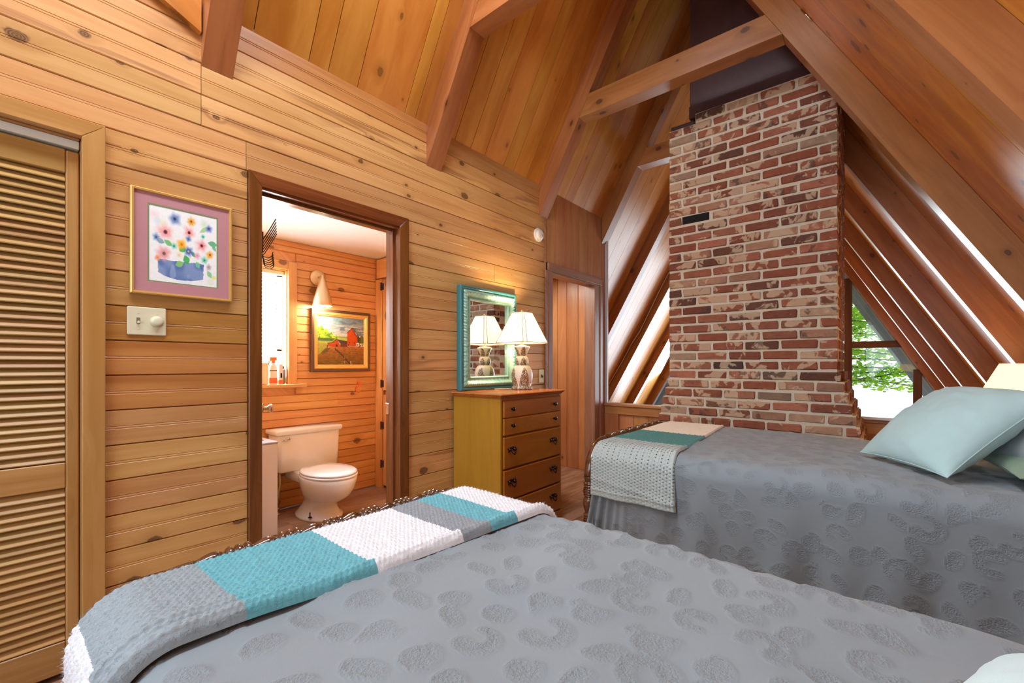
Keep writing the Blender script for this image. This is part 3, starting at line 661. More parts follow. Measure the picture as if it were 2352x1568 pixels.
# ================================================================== WALL THINGS
def frame_vf(yA, yB, zA, zB, prof, x0=0.0):
    """picture-frame moulding on the wall plane x=x0; prof [(inset, height)] outer -> inner"""
    V = []; F = []; n = len(prof)
    for i, h in prof:
        V += [(x0+h, yA+i, zA+i), (x0+h, yB-i, zA+i), (x0+h, yB-i, zB-i), (x0+h, yA+i, zB-i)]
    for k in range(n-1):
        for c in range(4):
            a = k*4+c; b = k*4+(c+1)%4; F.append((a, b, b+4, a+4))
    return V, F
def art_panel(name, yA, yB, zA, zB, x0, fn, parent, res=130):
    nu = res; nv = int(res*(zB-zA)/(yB-yA))
    u, v = np.meshgrid(np.linspace(0,1,nu), np.linspace(0,1,nv), indexing='ij')
    P = np.stack([np.full_like(u, x0), yA+(yB-yA)*u, zB-(zB-zA)*v], -1)
    C = fn(u, v)/255.0; C = np.where(C <= 0.04045, C/12.92, ((np.clip(C,0,1)+0.055)/1.055)**2.4)
    return grid_obj(name, P, M['art'], parent, colattr=C, flip=True)
def fnoise(u, v, s, seed):
    rg = np.random.default_rng(seed); g = rg.random((64,64)); x_ = (u*s)%63; y_ = (v*s)%63
    i = x_.astype(int); j = y_.astype(int); fx = x_-i; fy = y_-j; fx = fx*fx*(3-2*fx); fy = fy*fy*(3-2*fy)
    return (g[i,j]*(1-fx)+g[i+1,j]*fx)*(1-fy)+(g[i,j+1]*(1-fx)+g[i+1,j+1]*fx)*fy
def blend(C, m, col): return C*(1-m[...,None])+np.array(col, float)*m[...,None]
def inpoly(u, v, poly):
    r = np.zeros(u.shape, bool); n = len(poly)
    for i in range(n):
        (x1,y1),(x2,y2) = poly[i], poly[(i+1)%n]
        c = ((y1 > v) != (y2 > v)) & (u < (x2-x1)*(v-y1)/((y2-y1)+1e-12)+x1); r ^= c
    return r.astype(float)
def sst(x_, a, b): t = np.clip((x_-a)/(b-a), 0, 1); return t*t*(3-2*t)
def watercolor(u, v):
    C = np.ones(u.shape+(3,))*np.array([240,245,246.]); n = fnoise(u, v, 14, 1)
    for cu, cv, r, col in ((.08,.12,.10,(240,222,222)),(.12,.2,.08,(205,225,235)),(.2,.22,.07,(236,240,190)),(.8,.12,.1,(205,232,205)),(.9,.92,.1,(226,240,214)),(.5,.93,.2,(225,236,242))):
        C = blend(C, sst(r-np.hypot(u-cu, v-cv), 0, r)*0.8, col)
    pot = inpoly(u+0.02*(n-.5), v+0.012*(n-.5), [(.13,.70),(.79,.69),(.775,.90),(.6,.945),(.4,.95),(.22,.92),(.12,.87)])
    C = blend(C, pot*0.9, (116,142,190)); C = blend(C, pot*sst(fnoise(u,v,7,4),.35,.75)*.75, (74,104,168)); C = blend(C, pot*sst(fnoise(u,v,9,9),.6,.8)*.5, (166,188,214))
    def leaf(cu, cv, a, l, w, col):
        du, dv = u-cu, v-cv; x_ = du*math.cos(a)+dv*math.sin(a); y_ = -du*math.sin(a)+dv*math.cos(a)
        return sst(1-np.hypot(x_/l, y_/(w*np.clip(1-np.abs(x_/l)**2,.2,1))), 0, .25)*.9, col
    for L in ((.80,.20,-.6,.10,.035,(160,212,150)),(.93,.38,.1,.09,.045,(96,178,122)),(.95,.43,1.0,.07,.03,(110,186,130)),(.27,.47,.5,.08,.04,(110,186,110)),(.43,.73,-.4,.075,.05,(136,208,112)),(.53,.66,1.2,.075,.055,(62,172,84)),(.70,.71,1.1,.06,.04,(120,204,150)),(.47,.52,.9,.06,.06,(70,182,62)),(.88,.82,.9,.07,.04,(136,204,150)),(.95,.86,.3,.05,.03,(232,232,140)),(.16,.46,.3,.07,.04,(120,160,170)),(.63,.57,.8,.06,.03,(80,150,120))):
        m, c = leaf(*L); C = blend(C, m, c)
    def flower(C, cu, cv, r, col, core, ccol, pet=5, rot=0.0, soft=.75, al=.92):
        d = np.hypot(u-cu, v-cv)+1e-6; a = np.arctan2(v-cv, u-cu); e_ = r*(0.9+0.09*np.cos(pet*a+rot))*(0.82+.36*n)
        m = sst(1-d/e_, 0, soft); C = blend(C, m*al, col); C = blend(C, sst(1-d/(e_*.62), 0, .9)*.75, core)
        C = blend(C, m*(np.abs(np.sin(a*pet/2+rot)) < .12)*.25, tuple(x_*.75 for x_ in core))
        return blend(C, sst(1-d/(r*.2), 0, .5), ccol)
    for a_ in ((.36,.13,.135,(128,158,206),(92,124,182),(60,66,70),5),(.60,.12,.095,(238,180,84),(226,144,44),(120,76,30),7),(.87,.17,.075,(122,140,208),(82,98,182),(50,54,110),5),
               (.23,.33,.17,(246,200,198),(232,140,142),(96,40,60),5),(.57,.28,.13,(246,194,190),(236,136,132),(70,24,40),5),(.10,.42,.075,(126,164,206),(84,124,182),(60,70,110),5),(.56,.37,.06,(118,150,204),(88,118,182),(70,90,150),4),
               (.78,.30,.05,(124,216,190),(40,176,130),(20,120,100),4),(.46,.46,.115,(252,190,66),(246,160,30),(220,130,30),4),(.35,.50,.07,(134,222,186),(70,196,150),(20,110,90),5),(.76,.43,.135,(246,190,188),(230,120,124),(90,30,50),5),
               (.56,.54,.095,(84,122,188),(48,84,156),(206,190,120),6),(.21,.62,.15,(238,178,178),(224,146,152),(120,90,70),7),(.12,.69,.06,(240,170,128),(232,150,110),(222,140,110),4),(.42,.61,.085,(244,240,216),(226,226,210),(232,212,150),6),
               (.89,.54,.09,(244,182,74),(236,152,44),(130,80,60),5),(.69,.58,.065,(238,182,200),(226,160,184),(210,150,170),5),(.80,.63,.075,(134,220,192),(90,198,160),(24,110,96),5),(.87,.72,.065,(196,180,184),(176,160,170),(160,146,156),5)):
        C = flower(C, *a_, rot=a_[0]*9)
    return C*(0.985+0.03*fnoise(u, v, 60, 8)[...,None])
pic = thing('flower_picture', 'watercolour of flowers in blue pot, mauve mat and thin gold frame', 'picture', (0.0, 0.52, 1.37))
yA, yB, zA, zB = 0.352, 0.690, 1.370, 1.775
part('frame', *frame_vf(yA, yB, zA, zB, [(0,0.001),(0,0.020),(0.004,0.024),(0.010,0.023),(0.012,0.014)]), M['goldframe'], pic)
part('mat_board', *frame_vf(yA, yB, zA, zB, [(0.011,0.0155),(0.0515,0.0155),(0.0525,0.0148)]), M['mat'], pic)
part('liner', *frame_vf(yA, yB, zA, zB, [(0.0515,0.0152),(0.0560,0.0152),(0.0565,0.0130)]), M['liner'], pic)
art_panel('art', yA+0.055, yB-0.055, zA+0.055, zB-0.055, 0.0135, watercolor, pic, 150)
# light switch plate
sp = thing('switch_plate', 'ivory double switch plate with toggle and round dimmer under flower picture', 'light switch', (0.0, 0.404, 1.265))
part('plate', *cham((0.0005,0.345,1.2125),(0.0075,0.4635,1.3205),0.005), M['ivory'], sp)
part('toggle_slot', *cham((0.0075,0.372,1.255),(0.0085,0.383,1.279),0.0004), plain('slot', srgb(120,112,90), 0.6), sp)
part('toggle', *cham((0.0085,0.3745,1.257),(0.018,0.3805,1.266),0.001), M['ivory'], sp)
def lathe_x(prof, y, z, x0, n=24):
    V, F = lathe_vf(prof, (0,0,0), n); return [(x0+p[2], y+p[0], z+p[1]) for p in V], F
part('dimmer_knob', *lathe_x([(0.0215,0),(0.0215,0.002),(0.017,0.003),(0.0165,0.014),(0.014,0.016),(0.004,0.0162)], 0.434, 1.267, 0.0076), M['ivory'], sp, True)
for y_, z_ in ((0.3775,1.236),(0.3775,1.297),(0.434,1.236),(0.434,1.297)): part('screw', *lathe_x([(0.003,0),(0.003,0.0008),(0.0012,0.001)], y_, z_, 0.0075, 10), M['ivory'], sp)
# switch plate beside the small doorway
op = thing('switch_plate', 'small ivory single switch plate right of the dresser lamp', 'light switch', (0.0, 3.006, 1.0))
part('plate', *cham((0.0005,2.972,0.945),(0.006,3.040,1.058),0.004), M['ivory'], op)
part('toggle', *cham((0.006,3.002,0.992),(0.02,3.010,1.008),0.001), plain('dark_toggle', srgb(70,56,44), 0.5), op)
part('toggle_slot', *cham((0.006,2.998,0.986),(0.0068,3.014,1.016),0.0003), plain('slot_dark', srgb(110,96,76), 0.6), op)
# smoke alarm
sa = thing('smoke_alarm', 'round white smoke alarm high on pine wall near panelling', 'smoke alarm', (0.0, 2.955, 2.18))
part('base', *lathe_x([(0.056,0.0005),(0.056,0.012),(0.052,0.016),(0.040,0.017)], 2.955, 2.18, 0.0, 32), M['smokewhite'], sa, True)
part('cover', *lathe_x([(0.044,0.016),(0.044,0.026),(0.040,0.034),(0.028,0.038),(0.004,0.039)], 2.955, 2.18, 0.0, 32), M['smokewhite'], sa, True)
part('test_button', *lathe_x([(0.010,0.038),(0.010,0.042),(0.003,0.0425)], 2.965, 2.168, 0.0, 16), plain('grey_button', srgb(180,178,172), 0.5), sa, True)
# ================================================================== DRESSER
dr = thing('dresser', 'honey maple chest of drawers against the pine wall', 'dresser', (0.23, 2.325, 0))
dy0, dy1, dx0, dx1, dzt = 1.990, 2.655, 0.018, 0.430, 0.895
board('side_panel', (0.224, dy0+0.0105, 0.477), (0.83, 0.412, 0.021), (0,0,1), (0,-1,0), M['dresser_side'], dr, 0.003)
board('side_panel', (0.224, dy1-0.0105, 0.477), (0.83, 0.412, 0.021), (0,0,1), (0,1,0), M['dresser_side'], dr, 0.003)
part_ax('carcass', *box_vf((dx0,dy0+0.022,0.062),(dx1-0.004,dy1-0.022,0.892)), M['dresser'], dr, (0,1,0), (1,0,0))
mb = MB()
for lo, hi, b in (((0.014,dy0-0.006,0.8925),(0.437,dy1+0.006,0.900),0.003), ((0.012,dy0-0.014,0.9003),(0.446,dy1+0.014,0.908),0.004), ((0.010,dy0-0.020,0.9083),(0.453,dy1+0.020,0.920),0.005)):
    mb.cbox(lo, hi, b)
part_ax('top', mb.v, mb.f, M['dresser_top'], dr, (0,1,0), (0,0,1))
mb = MB(); mb.cbox((0.014,dy0-0.004,0.0),(0.440,dy0+0.10,0.0625),0.006).cbox((0.014,dy1-0.10,0.0),(0.440,dy1+0.004,0.0625),0.006).cbox((0.40,dy0+0.09,0.02),(0.438,dy1-0.09,0.0622),0.004)
part_ax('plinth', mb.v, mb.f, M['dresser'], dr, (0,1,0), (1,0,0))
def drawer(z0, z1, grooves=False):
    d = part_ax('drawer', *cham((dx1-0.003,dy0+0.020,z0),(dx1+0.012,dy1-0.020,z1),0.006), M['dresser'], dr, (0,1,0), (1,0,0)); return d
rowz = [(0.664,0.878),(0.4605,0.656),(0.2665,0.4525),(0.072,0.2585)]
def sub(name, verts, faces, mat, parent, smooth=False): return part(name, verts, faces, mat, parent, smooth)
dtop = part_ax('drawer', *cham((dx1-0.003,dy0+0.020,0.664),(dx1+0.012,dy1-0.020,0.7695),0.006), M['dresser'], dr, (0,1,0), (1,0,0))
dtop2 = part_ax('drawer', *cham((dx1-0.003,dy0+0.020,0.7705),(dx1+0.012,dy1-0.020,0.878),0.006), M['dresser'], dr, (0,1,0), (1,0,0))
def knobx(par, y, z):
    V, F = lathe_vf([(0.007,0),(0.006,0.008),(0.011,0.012),(0.013,0.018),(0.011,0.023),(0.004,0.025)], (0,0,0), 16)
    sub('knob', [(dx1+0.012+p[2], y+p[0], z+p[1]) for p in V], F, M['darkbronze'], par, True)
for y_ in (2.085, 2.545): knobx(dtop2, y_, 0.825); knobx(dtop, y_, 0.724)
def pull(par, y, z):
    x0 = dx1+0.0122; mb = MB()
    for s in (-1, 1):   # two rosettes, a back plate with scalloped wings, a bail
        V, F = lathe_vf([(0.010,0),(0.010,0.004),(0.006,0.007),(0.006,0.014),(0.008,0.017),(0.003,0.020)], (0,0,0), 12)
        mb.put([(x0+p[2], y+s*0.022+p[0], z+0.006+p[1]) for p in V], F)
        for w_ in ((0.036,0.012),(0.030,-0.004),(0.014,0.018)):
            V, F = lathe_vf([(0.006,0),(0.006,0.003),(0.002,0.005)], (0,0,0), 8); mb.put([(x0+p[2], y+s*w_[0]+p[0], z+w_[1]+p[1]) for p in V], F)
    V, F = lathe_vf([(0.011,0),(0.010,0.003),(0.003,0.006)], (0,0,0), 12); mb.put([(x0+p[2], y+p[0], z+0.012+p[1]) for p in V], F)
    path = [(x0+0.016+0.006*math.sin(a), y+0.022*math.cos(a), z+0.006-0.026*math.sin(a)) for a in np.linspace(0, PI, 11)]
    mb.put(*tube_vf(path, 0.0032, 8)); V, F = lathe_vf([(0.002,-0.006),(0.006,-0.003),(0.006,0.003),(0.002,0.006)], (x0+0.022,y,z-0.021), 10); mb.put(V, F)
    mb.build('pull', M['darkbronze'], par, True)
for z0, z1 in rowz[1:]:
    d = drawer(z0, z1)
    for y_ in (2.085, 2.535): pull(d, y_, (z0+z1)/2+0.012)
# ---- mirror
M['teal'] = plain('teal_frame', srgb(62,124,128), 0.28, 0.1, nscale=30, namt=0.15)
M['lampcarve'] = plain('lamplit_carving', srgb(150,194,178), 0.32, 0.05, nscale=140, namt=0.3)  # paler than the frame: lamp light painted in, plus worn paint
mi = thing('mirror', 'mirror in ornate teal frame standing on the dresser', 'mirror', (0.02, 2.33, 0.9205))
yA, yB, zA, zB = 2.036, 2.622, 0.9215, 1.636
def ornate(yA, yB, zA, zB, x0, ia, ib):
    """carved moulding: outer cove, gadrooned bead, hollow, inner bead"""
    prof = [(0,0.002),(0,0.040),(0.004,0.044),(0.016,0.046),(0.020,0.040),(0.026,0.038),(0.032,0.046),(0.040,0.056),(0.048,0.054),(0.054,0.044),(0.066,0.036),(0.078,0.034),(0.084,0.040),(0.090,0.040),(0.095,0.030),(0.096,0.020)][ia:ib]
    V = []; F = []; n = len(prof); corners = [(yA,zA),(yB,zA),(yB,zB),(yA,zB)]; nseg = [120,150,120,150]; ring = []
    tot = sum(nseg)
    for i, h in prof:
        rr = []
        c = [(yA+i,zA+i),(yB-i,zA+i),(yB-i,zB-i),(yA+i,zB-i)]
        for s in range(4):
            (a, b), (c_, d) = c[s], c[(s+1)%4]; L = math.hypot(c_-a, d-b)
            for k in range(nseg[s]):
                t_ = k/nseg[s]; y_ = a+(c_-a)*t_; z_ = b+(d-b)*t_; hh = h
                q_ = (y_ if s % 2 == 0 else z_)
                if 0.030 < i < 0.052: hh += 0.0045*math.sin(q_*2*PI/0.020+(i-0.04)*160)+0.002*math.sin(q_*2*PI/0.033)
                elif 0.080 < i < 0.092: hh += 0.003*math.sin(q_*2*PI/0.012)
                elif 0.054 <= i < 0.08: hh += 0.0016*math.sin(q_*2*PI/0.041+i*90)
                rr.append(len(V)); V.append((x0+hh, y_, z_))
        ring.append(rr)
    for k in range(n-1):
        for j in range(tot): F.append((ring[k][j], ring[k][(j+1)%tot], ring[k+1][(j+1)%tot], ring[k+1][j]))
    return V, F
part('frame', *ornate(yA, yB, zA, zB, 0.0, 0, 6), M['teal'], mi, True)
tag(part('carved_band', *ornate(yA, yB, zA, zB, 0.0, 5, 16), M['lampcarve'], mi, True), 'worn carved inner band, lamp light painted in as pale mint')
part('glass', [(0.021,yA+0.09,zA+0.09),(0.021,yB-0.09,zA+0.09),(0.021,yB-0.09,zB-0.09),(0.021,yA+0.09,zB-0.09),(0.012,yA+0.09,zA+0.09),(0.012,yB-0.09,zA+0.09),(0.012,yB-0.09,zB-0.09),(0.012,yA+0.09,zB-0.09)], [(0,1,2,3),(7,6,5,4),(0,4,5,1),(1,5,6,2),(2,6,7,3),(3,7,4,0)], M['mirror'], mi)
# ---- table lamp on the dresser
tl = NT('lamp_ceramic'); ov, q = tl.obj()
ang = tl.math('ARCTAN2', q[1], q[0]); lob = tl.math('ABSOLUTE', tl.math('SINE', tl.math('MULTIPLY', ang, 2.5)))
nn = tl.noise(ov, 160.0, 3.0, 0.6); n5 = tl.noise(ov, 40.0, 2.0)
zl = tl.step(q[2], -0.138, 0.02); zl = tl.math('DIVIDE', tl.math('ADD', q[2], 0.138), 0.15); zb2 = tl.math('DIVIDE', tl.math('SUBTRACT', q[2], 0.012), 0.068); zc2 = tl.math('DIVIDE', tl.math('SUBTRACT', q[2], 0.082), 0.07)
i1 = tl.math('GREATER_THAN', q[2], 0.012); i2 = tl.math('GREATER_THAN', q[2], 0.080)
zf = tl.math('ADD', tl.math('ADD', tl.math('MULTIPLY', zl, tl.math('SUBTRACT', 1.0, i1)), tl.math('MULTIPLY', zb2, tl.math('SUBTRACT', i1, i2))), tl.math('MULTIPLY', zc2, i2))
band = tl.step(tl.math('SUBTRACT', tl.math('ADD', lob, tl.math('MULTIPLY', n5, 0.35)), tl.math('MULTIPLY_ADD', zf, 0.95, 0.28)), 0.0, 0.10); spk = tl.step(nn, 0.36, 0.52)
tl.bsdf(tl.mix(tl.math('MULTIPLY', spk, band), srgb(232,220,198), srgb(122,88,46)), 0.3, 0.0, tl.bump(nn, 0.001, 0.4)); M['ceramic'] = tl.m
def shade_mat(name, col, em, strength):
    t = NT(name); d_ = t.new('ShaderNodeBsdfDiffuse'); t.put(d_.inputs[0], col); tr = t.new('ShaderNodeBsdfTranslucent'); t.put(tr.inputs[0], col)
    m1 = t.new('ShaderNodeMixShader'); m1.inputs[0].default_value = 0.5; t.l.new(d_.outputs[0], m1.inputs[1]); t.l.new(tr.outputs[0], m1.inputs[2])
    e_ = t.new('ShaderNodeEmission'); t.put(e_.inputs[0], em); e_.inputs[1].default_value = strength; ad = t.new('ShaderNodeAddShader')
    t.l.new(m1.outputs[0], ad.inputs[0]); t.l.new(e_.outputs[0], ad.inputs[1]); t.l.new(ad.outputs[0], t.out.inputs[0]); return t.m
M['shade'] = shade_mat('lit_lampshade', srgb(250,240,216), (1.0,0.86,0.62), 0.55)
LX, LY, LZ = 0.205, 2.485, 0.9205
lt = thing('table_lamp', 'lit ceramic table lamp with square cream shade on the dresser', 'lamp', (LX, LY, LZ))
prof = [(0.070,0),(0.074,0.004),(0.073,0.016),(0.066,0.022),(0.063,0.026),(0.070,0.05),(0.0765,0.085),(0.077,0.11),(0.071,0.14),(0.058,0.163),(0.047,0.172),(0.039,0.175),(0.040,0.178),(0.046,0.19),(0.0475,0.205),(0.044,0.222),(0.036,0.236),(0.030,0.240),(0.033,0.245),(0.040,0.268),(0.052,0.294),(0.0585,0.306),(0.057,0.309),(0.040,0.313),(0.020,0.318),(0.010,0.320)]
V, F = lathe_vf(prof, (LX,LY,LZ), 40)
V = [(LX+(x_-LX)*(1+0.025*abs(math.sin(2.5*math.atan2(y_-LY,x_-LX)))), LY+(y_-LY)*(1+0.025*abs(math.sin(2.5*math.atan2(y_-LY,x_-LX)))), z_) for x_, y_, z_ in V]
part('base', V, F, M['ceramic'], lt, True)
part('stem', *lathe_vf([(0.009,0.3195),(0.009,0.350),(0.014,0.352),(0.014,0.385),(0.004,0.388)], (LX,LY,LZ), 16), M['brass'], lt, True)
SB, STP = LZ+0.335, LZ+0.552
def shade_ring(a, c, z): return [(LX+sx_*(a-(c if k else 0)), LY+sy_*(a-(0 if k else c)), z) for sx_, sy_, order in ((1,1,(0,1)),(-1,1,(1,0)),(-1,-1,(0,1)),(1,-1,(1,0))) for k in order]
r0 = shade_ring(0.142, 0.020, SB); r1 = shade_ring(0.058, 0.012, STP)
r0i = shade_ring(0.139, 0.020, SB+0.0005); r1i = shade_ring(0.0555, 0.012, STP-0.0005)
V = r0+r1+r0i+r1i; F = []
for k in range(8):
    j = (k+1) % 8; F += [(k,j,8+j,8+k), (16+j,16+k,24+k,24+j), (k,16+k,16+j,j), (8+k,8+j,24+j,24+k)]
part('shade', V, F, M['shade'], lt)
M['trimcord'] = plain('shade_trim', srgb(176,150,112), 0.7, nscale=100, namt=0.1)
mb = MB()
for k in range(8): mb.put(*tube_vf([Vector(r0[k])*1, Vector(r1[k])], 0.0022, 6))
for rr in (r0, r1):
    for k in range(8): mb.put(*tube_vf([rr[k], rr[(k+1)%8]], 0.0026, 6))
mb.build('shade_trim', M['trimcord'], lt)
mb = MB(); mb.put(*tube_vf([(LX,LY,LZ+0.386),(LX,LY+0.028,LZ+0.41),(LX,LY+0.034,LZ+0.47),(LX,LY+0.012,LZ+0.545),(LX,LY,LZ+0.552)], 0.002, 6)).put(*tube_vf([(LX,LY,LZ+0.386),(LX,LY-0.028,LZ+0.41),(LX,LY-0.034,LZ+0.47),(LX,LY-0.012,LZ+0.545),(LX,LY,LZ+0.552)], 0.002, 6))
for k in (0, 2, 4, 6): mb.put(*tube_vf([r1[k], (LX,LY,STP)], 0.0012, 5))
mb.build('harp', M['brass'], lt)
part('finial', *lathe_vf([(0.006,0.5525),(0.006,0.557),(0.010,0.560),(0.010,0.566),(0.004,0.570)], (LX,LY,LZ), 14), M['brass'], lt, True)
part('bulb', *lathe_vf([(0.010,0.388),(0.016,0.40),(0.026,0.425),(0.026,0.445),(0.016,0.463),(0.004,0.468)], (LX,LY,LZ), 14), emit('lit_bulb', (1.0,0.82,0.55), 14.0), lt, True)
part('cord', *tube_vf([(LX-0.07,LY-0.012,LZ+0.004),(LX-0.09,LY-0.045,LZ+0.004),(LX-0.115,LY-0.075,LZ+0.004),(LX-0.125,LY-0.12,LZ+0.004),(LX-0.120,LY-0.16,LZ+0.004)], 0.003, 6), M['ivory'], lt, True)
def pt(name, loc, power, col, r=0.03):
    l = bpy.data.lights.new(name, 'POINT'); l.energy = power; l.color = col; l.shadow_soft_size = r
    o = bpy.data.objects.new(name, l); COL.objects.link(o); o.location = loc; return o
pt('table_lamp_light', (LX, LY, LZ+0.500), 15.0, (1.0,0.72,0.42), 0.02)
pt('table_lamp_light_low', (LX, LY, LZ+0.372), 8.0, (1.0,0.72,0.42), 0.02)
# ================================================================== BATHROOM THINGS
to = thing('toilet', 'white toilet with closed lid against the orange pine wall', 'toilet', (-1.0, 1.575, 0))
ty = 1.575
def rbox(lo, hi, r, taper=(1,1), n=5):
    """box with rounded vertical corners, lower end scaled by taper"""
    (x0,y0,z0),(x1,y1,z1) = lo, hi; cx, cy = (x0+x1)/2, (y0+y1)/2; V = []; ring = []
    for cxs, cys, a0 in ((x1-r,y1-r,0),(x0+r,y1-r,PI/2),(x0+r,y0+r,PI),(x1-r,y0+r,1.5*PI)):
        for k in range(n+1): a = a0+PI/2*k/n; ring.append((cxs+r*math.cos(a), cys+r*math.sin(a)))
    m = len(ring); e_ = min(0.008, (z1-z0)*0.3)
    for z_, s, ins in ((z0,taper,e_),(z0+e_,taper,0),(z1-e_,(1,1),0),(z1,(1,1),e_)):
        for x_, y_ in ring:
            px, py = cx+(x_-cx)*s[0], cy+(y_-cy)*s[1]; d = math.hypot(px-cx, py-cy); f_ = (d-ins)/d; V.append((cx+(px-cx)*f_, cy+(py-cy)*f_, z_))
    F = [tuple(range(m))[::-1], tuple(3*m+k for k in range(m))]
    for i in range(3):
        for k in range(m): F.append((i*m+k, i*m+(k+1)%m, (i+1)*m+(k+1)%m, (i+1)*m+k))
    return V, F
part('tank', *rbox((-1.288,1.338,0.318),(-1.10,1.812,0.588), 0.03, (0.94,0.955)), M['porcelain'], to, True)
part('tank_lid', *rbox((-1.295,1.322,0.589),(-1.085,1.830,0.624), 0.025), M['porcelain'], to, True)
lv = MB().put(*tube_vf([(-1.100,1.405,0.560),(-1.092,1.405,0.560),(-1.088,1.405,0.560)], [0.012,0.012,0.008], 14)).put(*tube_vf([(-1.086,1.415,0.560),(-1.083,1.385,0.557),(-1.084,1.352,0.555)], [0.006,0.005,0.004], 10))
lv.build('flush_lever', M['chrome'], to, True)
def oval(cx, cy, a, b, z, n=36, back=None, egg=0.0):
    R = []
    for k in range(n):
        t = 2*PI*k/n; x_ = cx+a*math.cos(t); y_ = cy+b*math.sin(t)*(1-egg*math.cos(t))
        if back is not None and x_ < back: x_ = back+(x_-back)*0.08
        R.append((x_, y_, z))
    return R
def loft(rings, cap=True):
    V = [p for r in rings for p in r]; n = len(rings[0]); F = []
    for i in range(len(rings)-1):
        for k in range(n): F.append((i*n+k, i*n+(k+1)%n, (i+1)*n+(k+1)%n, (i+1)*n+k))
    if cap: F.append(tuple(range(n))[::-1]); F.append(tuple((len(rings)-1)*n+k for k in range(n)))
    return V, F
bowl = [oval(-0.975,ty,0.215,0.145,0.0), oval(-0.975,ty,0.215,0.145,0.018), oval(-0.975,ty,0.200,0.120,0.035), oval(-0.965,ty,0.175,0.098,0.08), oval(-0.955,ty,0.168,0.092,0.115),
        oval(-0.915,ty,0.205,0.112,0.145), oval(-0.875,ty,0.240,0.140,0.19), oval(-0.855,ty,0.252,0.160,0.24), oval(-0.848,ty,0.255,0.172,0.285), oval(-0.845,ty,0.252,0.176,0.310), oval(-0.845,ty,0.245,0.172,0.318)]
part('bowl', *loft(bowl), M['porcelain'], to, True)
part('tank_shelf', *rbox((-1.27,1.45,0.245),(-1.02,1.70,0.3165), 0.03), M['porcelain'], to, True)
part('seat', *loft([oval(-0.835,ty,0.240,0.170,0.3185,back=-1.03), oval(-0.835,ty,0.246,0.176,0.323,back=-1.03), oval(-0.835,ty,0.246,0.176,0.331,back=-1.03), oval(-0.835,ty,0.240,0.170,0.3345,back=-1.03)]), M['porcelain'], to, True)
part('seat_lid', *loft([oval(-0.838,ty,0.236,0.166,0.3375,back=-1.035), oval(-0.838,ty,0.243,0.173,0.341,back=-1.035), oval(-0.838,ty,0.243,0.173,0.348,back=-1.035), oval(-0.838,ty,0.232,0.162,0.3545,back=-1.03), oval(-0.838,ty,0.15,0.1,0.357,back=-1.0)]), M['porcelain'], to, True)
part('floor_bolt', *lathe_vf([(0.014,0),(0.012,0.004),(0.004,0.005),(0.004,0.035),(0.001,0.036)],(-0.86,1.452,0.034),10), M['black'], to)
part('supply_line', *tube_vf([(-1.19,1.385,0.33),(-1.185,1.385,0.29),(-1.15,1.375,0.23),(-1.15,1.36,0.16),(-1.17,1.375,0.10),(-1.20,1.375,0.06),(-1.20,1.375,0.012)],0.009,10), M['nickel'], to, True)
part('shutoff_valve', *lathe_vf([(0.026,0.0),(0.024,0.006),(0.010,0.010),(0.013,0.03),(0.018,0.034),(0.018,0.05),(0.008,0.054)],(-1.20,1.375,0.001),12), M['nickel'], to, True)
# white cabinet beside toilet
vc_ = thing('bathroom_cabinet', 'narrow white cabinet with grey top left of the toilet', 'cabinet', (-1.02, 1.05, 0))
part('body', *cham((-1.25,0.90,0.002),(-0.80,1.214,0.592),0.003), M['white'], vc_)
part('countertop', *cham((-1.255,0.895,0.5925),(-0.795,1.216,0.604),0.003), plain('grey_top', srgb(176,176,184), 0.3, nscale=40, namt=0.1), vc_)
part('slot', *cham((-1.0,1.02,0.6045),(-0.90,1.17,0.6065),0.0008), M['black'], vc_)
# sconce
sc = thing('wall_sconce', 'satin brass cone wall light above the farm painting', 'wall light', (bx, 1.724, 1.80))
part('backplate', *lathe_x([(0.064,0.001),(0.064,0.012),(0.058,0.020),(0.030,0.024),(0.004,0.025)], 1.724, 1.797, bx, 32), M['brass'], sc, True)
part('arm', *tube_vf([(bx+0.022,1.726,1.800),(bx+0.05,1.724,1.800),(bx+0.085,1.720,1.800),(bx+0.092,1.719,1.798)],[0.008,0.008,0.008,0.011],12), M['brass'], sc, True)
SX, SY = bx+0.098, 1.717
part('shade', *lathe_vf([(0.073,1.562),(0.0745,1.564),(0.072,1.585),(0.060,1.635),(0.040,1.705),(0.018,1.776),(0.012,1.786),(0.012,1.806),(0.004,1.810)], (SX,SY,0), 36, cap=False), M['brass'], sc, True)
part('shade_lining', *lathe_vf([(0.0725,1.563),(0.058,1.633),(0.038,1.70),(0.012,1.772)], (SX,SY,0), 36, cap=False), M['white'], sc, True)
part('bulb', *lathe_vf([(0.004,1.580),(0.030,1.588),(0.036,1.61),(0.026,1.645),(0.012,1.67)], (SX,SY,0), 20), emit('lit_bulb_bath', (1.0,0.88,0.7), 16.0), sc, True)
pt('sconce_light', (SX, SY, 1.566), 5, (1.0,0.88,0.72), 0.03)
